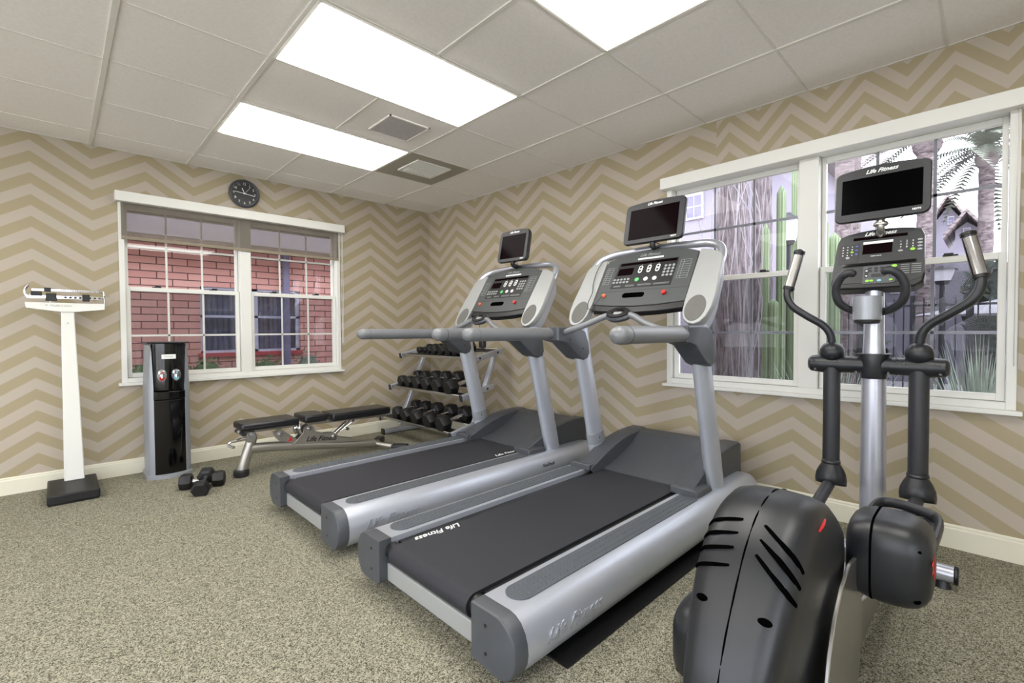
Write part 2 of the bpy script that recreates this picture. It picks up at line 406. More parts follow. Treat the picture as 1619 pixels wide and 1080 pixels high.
wh = ['nearest the brick-view wall, beside the air vent', 'largest one seen whole, over the treadmills', 'cut off by the top of the picture', 'out of view behind the camera']+['added unseen left-hand row, %s from the brick-view wall' % q for q in ('first', 'second', 'third', 'fourth')]
for (i0, j0), lb in zip(spots, wh):
    x0, x1, y0, y1 = gx(i0)+.014, gx(i0+2)-.014, gy(j0)+.012, gy(j0+1)-.012
    t = thing('ceiling_light', ((x0+x1)/2, (y0+y1)/2, H), 'glowing white ceiling light panel, '+lb, 'light', 'ceiling light panels')
    b = new(); loft(b, [[(xa, ya, z), (xb, ya, z), (xb, yb2, z), (xa, yb2, z)] for z, xa, xb, ya, yb2 in ((H-.004, x0, x1, y0, y1), (H-.022, x0+.03, x1-.03, y0+.03, y1-.03))]); mk('diffuser', b, M['glow'], t, False)
    b = new()
    for q in ((x0-.006, x0+.006, y0, y1), (x1-.006, x1+.006, y0, y1), (x0, x1, y0-.006, y0+.006), (x0, x1, y1-.006, y1+.006)): box(b, *q, H-.009, H-.001)
    mk('frame', b, M['tee'], t, False)
# speaker panel and air vent in the ceiling
t = thing('ceiling_speaker', (-1.5, -1.84, H), 'small square grey speaker cover in a ceiling tile between the two lights', 'speaker')
b = new(); box(b, -1.645, -1.355, -1.985, -1.695, H-.006, H); mk('grille', b, mat('spk_cover', (186, 182, 182), .7), t, False)
b = new()
for q in ((-1.655, -1.345, -1.995, -1.985), (-1.655, -1.345, -1.695, -1.685), (-1.655, -1.645, -1.995, -1.685), (-1.355, -1.345, -1.995, -1.685)): box(b, *q, H-.009, H)
mk('rim', b, M['tile'], t, False)
t = thing('air_vent', (-.90, -1.23, H), 'dull grey ceiling tile with a small slatted air vent', 'vent')
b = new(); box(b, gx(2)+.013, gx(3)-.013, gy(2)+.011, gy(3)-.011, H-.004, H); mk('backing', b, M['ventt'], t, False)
b = new(); x0, x1, y0, y1 = -1.06, -.76, -1.41, -1.13
for q in ((x0-.02, x1+.02, y0-.02, y0), (x0-.02, x1+.02, y1, y1+.02), (x0-.02, x0, y0, y1), (x1, x1+.02, y0, y1)): box(b, *q, H-.014, H-.004)
mk('frame', b, M['paint'], t, False)
b = new(); box(b, x0, x1, y0, y1, H-.0055, H-.004); mk('duct', b, M['black'], t, False)
b = new()
for k in range(7):
    y = y0+.02+k*.022; obox(b, ((x0+x1)/2, y, H-.010), (1, 0, 0), (0, 1, -.6), (0, .6, 1), x1-x0, .017, .002)
for k in range(8):
    x = x0+.02+k*.036; obox(b, (x, y1-.06, H-.010), (1, 0, -.6), (0, 1, 0), (.6, 0, 1), .028, .11, .002)
mk('slats', b, M['paint'], t, False)

# ---------------------------------------------------------------- windows
def window(idx, axis, a0, a1, z0, z1, mull, cols):
    """double unit of two double-hung windows; a = along the wall, d = depth outwards"""
    global ORG
    P = (lambda a, d, z: (a, d, z)) if axis == 'y' else (lambda a, d, z: (d, a, z))
    def bb(b, A0, A1, D0, D1, Z0, Z1):
        p, q = P(A0, D0, Z0), P(A1, D1, Z1)
        box(b, min(p[0], q[0]), max(p[0], q[0]), min(p[1], q[1]), max(p[1], q[1]), Z0, Z1)
    ORG = Vector((0, 0, 0))
    b = new()
    fr = .036
    bb(b, a0, a0+fr, -.012, .13, z0, z1); bb(b, a1-fr, a1, -.012, .13, z0, z1)
    bb(b, a0+fr, a1-fr, -.012, .13, z0, z0+.035); bb(b, a0+fr, a1-fr, 0, .13, z1-.03, z1)
    bb(b, mull[0], mull[1], -.008, .13, z0+.035, z1-.03)
    root = struct('window_%d' % idx, b, M['vinyl'], smooth=False, bevel=.002, seg=1)
    b = new(); bb(b, a0-.02, a1+.02, -.045, .0, z0-.022, z0); mk('window_sill', b, M['vinyl'], root, False, .003, 1)
    for u, (s0, s1) in enumerate(((a0+fr, mull[0]), (mull[1], a1-fr))):
        zr = 1.455
        for up in (0, 1):
            A0, A1, D = s0+.002, s1-.002, (.062 if up else .025)
            Z0, Z1 = (zr, z1-.03) if up else (z0+.037, zr+.03)
            sw = .022 if up else .03
            b = new()
            bb(b, A0, A0+sw, D, D+.03, Z0, Z1); bb(b, A1-sw, A1, D, D+.03, Z0, Z1)
            bb(b, A0+sw, A1-sw, D, D+.03, Z0, Z0+.034); bb(b, A0+sw, A1-sw, D, D+.03, Z1-.034, Z1)
            s = mk('upper_sash' if up else 'lower_sash', b, M['vinyl'], root, False, .002, 1)
            b = new(); g0, g1 = A0+sw, A1-sw; mw_ = .008 if axis == 'y' else .008
            for k in range(1, cols): c = g0+(g1-g0)*k/cols; bb(b, c-mw_/1.1, c+mw_/1.1, D+.012, D+.018, Z0+.034, Z1-.034)
            zz = (1.815 if axis == 'x' else 1.815) if up else 1.095
            bb(b, g0, g1, D+.012, D+.018, zz-mw_, zz+mw_)
            mk('muntins', b, (M['backlit_muntin'] if axis == 'x' else M['vinyl']), s, False)
            b = new(); bb(b, g0, g1, D+.007, D+.010, Z0+.034, Z1-.034); mk('glass_pane', b, M['glass'] if axis == 'y' else M['glass2'], s, False)
            if not up:
                b = new(); bb(b, A0+.01, A1-.01, .105, .107, z0+.037, zr+.01); q = mk('insect_screen', b, M['screenmesh'], s, False)
            for c in ((g0+.17, g1-.17) if not up else ()):
                b = new(); bb(b, c-.03, c+.03, D-.004, D+.02, Z1, Z1+.008); bb(b, c-.012, c+.025, D-.006, D+.008, Z1+.006, Z1+.016); mk('sash_lock', b, M['black'], s, False, .002, 1)
    return root
window(1, 'y', WB[0], WB[1], WB[2], WB[3], (-2.045, -1.958), 3)
window(2, 'x', WR[0], WR[1], WR[2], WR[3], (-4.032, -3.93), 3)
# roller shade on the back window, half lowered
t = thing('roller_shade', (-2.0, -.03, 2.13), 'sheer taupe roller shade pulled a quarter down over the brick-view window', 'window shade')
b = new(); box(b, -2.905, -1.09, -.075, -.002, 2.135, 2.212); mk('valance', b, M['paint'], t, False, .004, 2)
b = new(); box(b, -2.868, -1.135, -.020, -.0185, 1.875, 2.14); mk('shade_fabric', b, M['shade'], t, False)
b = new(); box(b, -2.868, -1.135, -.025, -.014, 1.85, 1.876); mk('hem_bar', b, M['hem'], t, False, .003, 2)
b = new(); tube(b, [(-1.112, -.035, 2.14), (-1.112, -.035, 1.0)], .0018, 6, 0); tube(b, [(-1.104, -.045, 2.14), (-1.104, -.045, 1.0)], .0018, 6, 0); mk('pull_chain', b, M['paint'], t)
t = thing('roller_shade', (-.04, -3.95, 2.13), 'white boxed roller shade fully rolled up over the palm-view window', 'window shade')
b = new(); box(b, -.075, -.002, -4.90, -3.052, 2.135, 2.215); mk('valance', b, M['paint'], t, False, .004, 2)
b = new()
for yy, xx in ((-4.83, -.03), (-4.842, -.03)):
    for k in range(150): cyl(b, (xx, yy, 2.135-k*.008), (xx, yy, 2.131-k*.008), .0022, n=5)
mk('pull_chain', b, M['steel'], t)

# ================================================================ WALL CLOCK
CX, CZ = -2.0, 2.37
t = thing('wall_clock', (CX, -.003, CZ), 'round wall clock with black face and white numerals above the brick-view window', 'clock')
def disc(bm, r, y0, y1, n=48): plate(bm, (CX, 0, CZ), (1, 0, 0), (0, 0, 1), (0, -1, 0), ell(r, r, n=n), y0, y1)
b = new(); plate_rings = []
for r, y in ((.122, .003), (.126, .012), (.124, .026), (.116, .032), (.108, .026), (.106, .014)):
    plate_rings.append([Vector((CX+r*cos(a), -y, CZ+r*sin(a))) for a in (2*pi*i/48 for i in range(48))])
loft(b, plate_rings, cap=False); mk('rim', b, M['plas'], t)
b = new(); disc(b, .112, .003, .014); face = mk('clock_face', b, M['black'], t)
b = new()
for h in range(1, 13):
    a = pi/2-2*pi*h/12; text_bm(b, str(h), (CX+.085*cos(a), -.0152, CZ+.085*sin(a)), (1, 0, 0), (0, 0, 1), .030, .0004, 0)
for k in range(60):
    a = 2*pi*k/60; obox(b, (CX+.104*cos(a), -.0150, CZ+.104*sin(a)), (cos(a), 0, sin(a)), (0, 1, 0), (-sin(a), 0, cos(a)), .004, .0006, .0012)
mk('numerals', b, M['white'], face, False)
for nm, deg, ln, wd in (('hour_hand', 112, .055, .006), ('minute_hand', 174, .085, .0045), ('minute_hand', None, 0, 0)):
    if deg is None: continue
    a = radians(deg); b = new(); obox(b, (CX+cos(a)*ln*.42, -.018 if ln < .07 else -.020, CZ+sin(a)*ln*.42), (cos(a), 0, sin(a)), (0, 1, 0), (-sin(a), 0, cos(a)), ln, .001, wd); mk(nm, b, M['white'], t, False)
b = new(); a = radians(-8); obox(b, (CX+cos(a)*.04, -.022, CZ+sin(a)*.04), (cos(a), 0, sin(a)), (0, 1, 0), (-sin(a), 0, cos(a)), .09, .0008, .005); a = radians(52); obox(b, (CX+cos(a)*.04, -.0225, CZ+sin(a)*.04), (cos(a), 0, sin(a)), (0, 1, 0), (-sin(a), 0, cos(a)), .09, .0006, .002); cyl(b, (CX, -.014, CZ), (CX, -.024, CZ), .006); mk('second_hand', b, M['white'], t, False)

# ================================================================ PHYSICIAN SCALE
t = thing('weighing_scale', (-3.18, -.32, 0), 'white upright balance-beam weighing scale with a black platform', 'scale')
b = new(); box(b, -3.312, -3.052, -.545, -.075, 0.008, .068); mk('platform', b, M['rubber'], t, True, .008, 3)
b = new(); box(b, -3.305, -3.059, -.538, -.082, .0, .012); mk('base', b, M['black'], t, False)
b = new(); loft(b, [[(x0, y0, z), (x1, y0, z), (x1, y1, z), (x0, y1, z)] for z, x0, x1, y0, y1 in ((.068, -3.226, -3.117, -.19, -.10), (1.285, -3.219, -3.150, -.175, -.115))]); col = mk('column', b, M['paint'], t, True, .006, 2)
b = new(); cyl(b, (-3.185, -.178, 1.19), (-3.185, -.182, 1.19), .006); mk('screw', b, M['steel'], col)
b = new(); prism(b, [(-3.395, 1.332), (-2.983, 1.332), (-2.985, 1.288), (-3.15, 1.268), (-3.22, 1.268), (-3.39, 1.293)], 'y', -.185, -.105); hd = mk('beam_housing', b, M['paint'], t, True, .003, 2)
b = new(); text_bm(b, 'Health o meter', (-3.215, -.1858, 1.312), (1, 0, 0), (0, 0, 1), .018, .0003, 0); text_bm(b, '*', (-3.29, -.1858, 1.308), (1, 0, 0), (0, 0, 1), .03, .0003, 0); mk('lettering', b, M['grey'], hd, False)
BY = -.155
b = new()
box(b, -3.36, -3.0, BY-.004, BY+.004, 1.413, 1.427); box(b, -3.375, -3.0, BY-.005, BY+.005, 1.362, 1.382)
tube(b, [(-3.012, BY, 1.42), (-2.99, BY, 1.415), (-2.985, BY, 1.395), (-2.99, BY, 1.375), (-3.012, BY, 1.370)], .007, 8, 4)
cyl(b, (-2.985, BY, 1.392), (-2.953, BY, 1.392), .004)
tube(b, [(-3.375, BY, 1.45), (-3.39, BY, 1.425), (-3.392, BY, 1.395), (-3.38, BY, 1.365)], .009, 8, 4)
bm_ = mk('balance_beam', b, M['chrome'], t)
b = new()
for k in range(26): x = -3.24+k*.009; box(b, x, x+.003, BY-.0055, BY-.004, 1.415, 1.423)
mk('graduations', b, M['black'], bm_, False); b = new()
for k in range(8): x = -3.20+k*.026; box(b, x, x+.013, BY-.0065, BY-.005, 1.366, 1.378)
mk('graduations', b, M['black'], bm_, False)
b = new(); box(b, -3.21-.09, -3.21-.055, BY-.012, BY+.012, 1.408, 1.436); mk('small_poise', b, M['black'], t, False, .002, 1)
b = new(); prism(b, [(-3.29, 1.398), (-3.24, 1.398), (-3.235, 1.345), (-3.295, 1.345)], 'y', BY-.016, BY+.016); mk('large_poise', b, M['black'], t, False, .002, 1)
b = new(); box(b, -3.105, -3.065, BY-.014, BY+.014, 1.348, 1.396); mk('large_poise', b, M['black'], t, False, .002, 1)
b = new(); box(b, -3.365, -3.31, BY-.014, BY+.014, 1.378, 1.408); mk('counterweight', b, M['black'], t, False, .002, 1)
b = new(); tube(b, [(-2.99, BY-.01, 1.392), (-2.983, BY-.01, 1.36), (-2.984, BY-.01, 1.332)], .0035, 6, 3); mk('beam_stand', b, M['steel'], t); b = new(); tube(b, [(-3.27, BY, 1.37), (-3.27, BY, 1.332)], .006, 8, 0); mk('beam_stand', b, M['steel'], t)

# ================================================================ WATER COOLER
t = thing('water_cooler', (-2.625, -.19, 0), 'tall black and silver water dispenser standing below the brick-view window', 'water dispenser')
wx = -2.627
def cool_ring(z, w, d, bulge, yb=-.04):
    pts = [(wx-w/2, yb), (wx-w/2, yb-d)]
    n = 12
    for i in range(n+1):
        s = -1+2*i/n; pts.append((wx+s*w/2, yb-d-bulge*(1-s*s)))
    pts += [(wx+w/2, yb-d), (wx+w/2, yb)]
    return [Vector((x, y, z)) for x, y in pts]
b = new(); loft(b, [cool_ring(0, .292, .26, .07), cool_ring(.022, .292, .26, .07), cool_ring(.03, .28, .25, .066)]); mk('base_plinth', b, M['coolgrey'], t)
b = new()
for s in (-1, 1):
    rings = []
    for z in (0.03, .3, .7, .98, 1.02, 1.035):
        ww = .135-(0 if z < .98 else (.012 if z < 1.03 else .025)); inn = .098 if z < .9 else (.098+(z-.9)*.12)
        inn = min(inn, ww-.004)
        rings.append([Vector((wx+s*a, y, z)) for a, y in ((inn, -.05), (ww, -.05), (ww, -.285), (ww-.01, -.305), (inn, -.320))])
    loft(b, rings)
mk('side_panels', b, M['coolgrey'], t, True, .004, 2)
def front(z0, z1, hw, y, bul, name, m, par, extra=0):
    b = new(); n = 10
    def ring(z): return [Vector((wx-hw, -.06, z))]+[Vector((wx+hw*(-1+2*i/n), y-bul*(1-(-1+2*i/n)**2), z)) for i in range(n+1)]+[Vector((wx+hw, -.06, z))]
    loft(b, [ring(z0), ring(z1)]); return mk(name, b, m, par, True, .003, 2)
front(.03, .60, .1, -.318, .022, 'lower_door', M['gloss'], t)
front(.605, .665, .1, -.322, .024, 'drip_tray', M['gloss'], t)
up = front(.67, 1.035, .1, -.300, .02, 'upper_panel', M['gloss'], t)
b = new(); prism(b, [(wx-.135, 1.035), (wx+.135, 1.035), (wx+.135, 1.046), (wx-.135, 1.046)], 'y', -.33, -.045); mk('top_cover', b, M['black'], t, True, .004, 2)
b = new(); box(b, wx-.045, wx+.045, -.3225, -.318, .915, .950); lb = mk('label_plate', b, M['white'], up, True, .003, 2)
b = new(); text_bm(b, 'Vertex', (wx, -.3232, .935), (1, 0, 0), (0, 0, 1), .02, .0003, 0); mk('label_lettering', b, M['grey'], up, False)
for s, m in ((-1, 'red'), (1, 'blue')):
    x = wx+s*.045
    b = new(); plate(b, (x, -.322, .79), (1, 0, 0), (0, 0, 1), (0, -1, 0), ell(.030, .047, 0, 0, 28), -.01, .003); tap = mk('tap_plate', b, M['chrome'], t)
    b = new(); box(b, x-.018, x+.018, -.352, -.322, .800, .826); cyl(b, (x, -.34, .80), (x, -.34, .768), .010); mk('spout', b, M['chrome'], tap, True, .003, 2)
    b = new(); cyl(b, (x, -.3245, .768), (x, -.3275, .768), .017); mk('tap_button', b, M['red'] if s < 0 else M['cyan'], tap); b = new(); cyl(b, (x, -.352, .812), (x, -.354, .812), .006); mk('tap_button', b, M['red'] if s < 0 else M['cyan'], tap)

# ================================================================ DUMBBELLS
def make_dumbbell(label, loc, rotz=0, roty=0, sc=1.0, first=None, group=None, handle=.058):
    global ORG
    if first is not None:
        r = dup(first)
    else:
        ORG = Vector((0, 0, 0)); r = thing('hex_dumbbell', (0, 0, 0), label, 'dumbbell', group)
        ap = .052; R = ap/cos(pi/6)
        b = new()
        prof = [(-handle-.01, .010), (-handle, .016), (-.045, .0135), (-.02, .0155), (.02, .0155), (.045, .0135), (handle, .016), (handle+.01, .010)]
        loft(b, [[(x, q*cos(a), ap+q*sin(a)) for a in (2*pi*i/16 for i in range(16))] for x, q in prof]); mk('handle', b, M['chrome'], r)
        for s in (-1, 1):
            b = new(); rings = []
            for x, k in ((handle, .62), (handle+.008, .92), (handle+.02, 1), (handle+.062, 1), (handle+.078, .86), (handle+.080, .80)):
                rings.append([(s*x, R*k*cos(a), ap+R*k*sin(a)) for a in (pi/3*i for i in range(6))])
            loft(b, rings); mk('weight_head', b, M['rubber'], r, True, .003, 2, ang=25)
    r.location = loc; r.rotation_euler = (0, roty, rotz); r.scale = (sc, sc, sc); tag(r, label, 'dumbbell', group)
    return r
d0 = make_dumbbell('black hex dumbbell flat on the floor by the water dispenser, underneath the tilted one', (-2.51, -.79, 0), radians(-22), 0, 1.0)
make_dumbbell('black hex dumbbell on the floor by the water dispenser, propped across another', (-2.515, -.87, 0.012), radians(68), radians(-11), 1.0, first=d0)
# rack against the right wall
t = thing('dumbbell_rack', (-.42, -.77, 0), 'three-tier silver dumbbell rack in the corner behind the far treadmill', 'rack')
yL, yR = -.17, -1.37
SL = .205
for y, nm in ((yL, 'left'), (yR, 'right')):
    b = new(); obox(b, ((-.53-.19)/2, y, .475), (.34, 0, .80), (0, 1, 0), (-.80, 0, .34), .87, .05, .04); mk('upright', b, M['silver'], t, True, .008, 2)
    b = new(); obox(b, (-.44, y, .033), (1, 0, 0), (0, 1, 0), (0, 0, 1), .58, .055, .05); f = mk('floor_foot', b, M['silver'], t, True, .012, 3)
    b = new(); box(b, -.745, -.728, y-.032, y+.032, .002, .064); mk('end_cap', b, M['black'], f, True, .006, 2)
tiers = [(-.745, .185, 'bottom'), (-.62, .505, 'middle'), (-.485, .845, 'top')]
for fx, fz, nm in tiers:
    ax, az = Vector((cos(SL), 0, sin(SL))), Vector((-sin(SL), 0, cos(SL)))
    for y in (yL-.03, yR+.03) if False else (yL+.03, yR-.03):
        b = new(); c = Vector((fx, y, fz))+ax*.19; obox(b, c, ax, (0, 1, 0), az, .40, .035, .055); k = mk('shelf_bracket', b, M['silver'], t, True, .010, 3)
        b = new(); c = Vector((fx, y, fz))-ax*.012; obox(b, c, ax, (0, 1, 0), az, .012, .038, .058); mk('bracket_cap', b, M['plasd'], k, True, .004, 2)
        b = new()
        for q in (.07, .30):
            c = Vector((fx, y-.018, fz))+ax*q; cyl(b, c, c+Vector((0, -.004, 0)), .010)
        mk('bolt', b, M['black'], k)
    b = new()
    for q in (.055, .30):
        c = Vector((fx, (yL+yR)/2, fz))+ax*q+az*.002; obox(b, c, ax, (0, 1, 0), az, .10, yL-yR+.02, .006)
        c2 = c+ax*(-.052 if q < .1 else .052)+az*.008; obox(b, c2, ax, (0, 1, 0), az, .006, yL-yR+.02, .026)
    mk('shelf_rails', b, M['steel'], t, True, .002, 1)
    b = new(); c = Vector((fx, (yL+yR)/2, fz))+ax*.055+az*.0065; obox(b, c, ax, (0, 1, 0), az, .09, yL-yR, .003); c = c+ax*.245; obox(b, c, ax, (0, 1, 0), az, .09, yL-yR, .003); mk('shelf_liner', b, M['black'], t, False)
ordn = ['first', 'second', 'third', 'fourth', 'fifth', 'sixth', 'seventh', 'eighth', 'ninth', 'tenth']
rows = {'top': ([-.36, -.46, -.56, -.68, -.81, -.94, -1.06], [.66, .68, .72, .84, .86, .88, .92]),
        'middle': ([-.285, -.43, -.615, -.79, -.99, -1.20], [1.02, 1.05, 1.15, 1.2, 1.28, 1.33]),
        'bottom': ([-.42, -.60, -.80, -1.03, -1.25], [1.15, 1.2, 1.25, 1.3, 1.35])}
for fx, fz, nm in tiers:
    ys, ss = rows[nm]
    ax, az = Vector((cos(SL), 0, sin(SL))), Vector((-sin(SL), 0, cos(SL)))
    for i, (y, s) in enumerate(zip(ys, ss)):
        p = Vector((fx, y, fz))+ax*.178+az*.010
        make_dumbbell('black hex dumbbell on the %s rack shelf, %s from the bench end' % (nm, ordn[i]), p, 0, -SL, s, first=d0, group='dumbbells on the %s rack shelf' % nm)

# ================================================================ WORKOUT BENCH
t = thing('workout_bench', (-1.6, -.70, 0), 'adjustable weight bench with black padded top and silver frame', 'bench')
def bpad(name, x0, x1, w0, w1, z0, z1, par):
    b = new(); n = 6
    for_ = []
    pts = [(x0, -w0/2), (x1, -w1/2), (x1, w1/2), (x0, w0/2)]
    loft(b, [[(x, -.70+y, z) for x, y in pts] for z in (z0, z0+(z1-z0)*.35, z1)])
    o = mk(name, b, M['vinylb'], par, True, .018, 4)
    return o
seat = bpad('seat_pad', -2.262, -1.842, .24, .27, .362, .42, t)
mid = bpad('middle_pad', -1.80, -1.61, .27, .27, .362, .425, t)
back = bpad('back_pad', -1.568, -1.01, .27, .25, .345, .41, t)
for x0, x1, w, par, z in ((-2.255, -1.848, .25, seat, .388), (-1.795, -1.615, .268, mid, .392), (-1.562, -1.016, .262, back, .376)):
    b = new(); tube(b, [(x0, -.70-w/2, z), (x1, -.70-w/2-.002, z)], .0022, 6, 0); tube(b, [(x0, -.70+w/2, z), (x1, -.70+w/2, z)], .0022, 6, 0); mk('piping', b, M['black'], par)
b = new(); obox(b, (-2.05, -.70, .345), (1, 0, 0), (0, 1, 0), (0, 0, 1), .42, .04, .03); mk('seat_rail', b, M['bench'], t, True, .006, 2)
b = new(); obox(b, (-1.36, -.70, .332), (1, 0, -.03), (0, 1, 0), (.03, 0, 1), .72, .045, .032); mk('backrest_rail', b, M['bench'], t, True, .008, 2)
b = new(); tube(b, [(-2.15, -.70, .30), (-2.18, -.70, .22), (-2.235, -.70, .04)], lambda s: .034+.007*s, 18, 5); mk('rear_leg', b, M['bench'], t)
b = new(); loft(b, [[(-2.238+r*cos(a), -.70+r*sin(a), z) for a in (2*pi*i/24 for i in range(24))] for z, r in ((.0, .05), (.012, .056), (.045, .054), (.055, .045))]); mk('rubber_foot', b, M['plasd'], t)
b = new(); tube(b, [(-2.17, -.70, .205), (-2.0, -.70, .19), (-1.7, -.70, .15), (-1.4, -.70, .105), (-1.12, -.70, .062)], .041, 16, 5, flat=.95); mk('main_beam', b, M['bench'], t)
b = new(); tube(b, [(-1.13, -.70, .07), (-1.04, -.60, .045), (-.96, -.51, .03)], .022, 12, 4); tube(b, [(-1.13, -.70, .07), (-1.04, -.80, .045), (-.96, -.89, .03)], .022, 12, 4); mk('front_legs', b, M['bench'], t)
for s in (-1, 1):
    b = new(); d = Vector((.08, s*.09, 0)).normalized(); obox(b, (-.965, -.70+s*.20, .032), d, (-d.y, d.x, 0), (0, 0, 1), .15, .085, .06); mk('front_foot', b, M['plasd'], t, True, .012, 3)
b = new()
gus = [(-1.86, .165), (-1.30, .10), (-1.34, .175), (-1.47, .195), (-1.53, .215), (-1.62, .235), (-1.68, .275), (-1.70, .315), (-1.735, .335), (-1.775, .315), (-1.785, .27), (-1.82, .215)]
gus = [(-1.87, .19), (-1.30, .12), (-1.33, .15), (-1.47, .185), (-1.50, .225), (-1.55, .235), (-1.60, .235), (-1.68, .27), (-1.70, .315), (-1.735, .335), (-1.775, .315), (-1.785, .27), (-1.83, .22)]
prism(b, gus, 'y', -.742, -.734); prism(b, gus, 'y', -.666, -.658); pl_ = mk('frame_plates', b, M['bench'], t, True, .002, 1)
b = new(); text_bm(b, 'Life Fitness', (-1.63, -.7428, .200), (1, 0, -.11), (.11, 0, 1), .058, .0006, .35, bold=.001); mk('lettering', b, M['black'], pl_, False)
b = new(); prism(b, [(-2.02, .315), (-1.96, .335), (-1.92, .30), (-1.84, .235), (-1.80, .20), (-1.86, .20), (-1.97, .235), (-2.0, .27)], 'y', -.738, -.728); br = mk('linkage_bracket', b, M['bench'], t, True, .002, 1)
b = new(); prism(b, [(-1.905, .222), (-1.865, .222), (-1.887, .258)], 'y', -.742, -.738); mk('warning_sticker', b, M['red'], br, False)
b = new(); prism(b, [(-2.205, .345), (-2.15, .345), (-2.13, .30), (-2.15, .26), (-2.20, .26)], 'y', -.742, -.658); mk('pivot_bracket', b, M['bench'], t, True, .006, 2)
for x, z in ((-2.165, .318), (-1.96, .290), (-1.735, .302), (-1.525, .200)):
    b = new(); cyl(b, (x, -.735, z), (x, -.752, z), .017); cyl(b, (x, -.752, z), (x, -.755, z), .009); mk('bolt', b, M['chrome'], t, True, .002, 2)
b = new(); tube(b, [(-1.52, -.70, .20), (-1.36, -.70, .325)], .017, 12, 0); tube(b, [(-1.46, -.73, .235), (-1.33, -.73, .315)], .008, 8, 0); cyl(b, (-1.41, -.745, .255), (-1.41, -.775, .255), .014); mk('adjuster_strut', b, M['chrome'], t)
b = new(); tube(b, [(-1.80, -.72, .35), (-1.81, -.73, .31), (-1.80, -.72, .27)], .016, 10, 4); tube(b, [(-1.82, -.69, .35), (-1.835, -.70, .31), (-1.82, -.69, .27)], .016, 10, 4); mk('spring', b, M['chrome'], t)
b = new(); tube(b, [(-2.17, -.70, .29), (-2.26, -.70, .285), (-2.31, -.70, .275), (-2.325, -.70, .255), (-2.30, -.76, .245)], .011, 10, 5); mk('lift_handle', b, M['chrome'], t)
b = new(); tube(b, [(-2.24, -.80, .34), (-2.24, -.60, .34)], .016, 12, 0); mk('seat_crossbar', b, M['plasd'], t)
b = new(); prism(b, [(-1.70, .145), (-1.64, .135), (-1.67, .105)], 'y', -.715, -.685); mk('floor_latch', b, M['steel'], t, True, .003, 1)

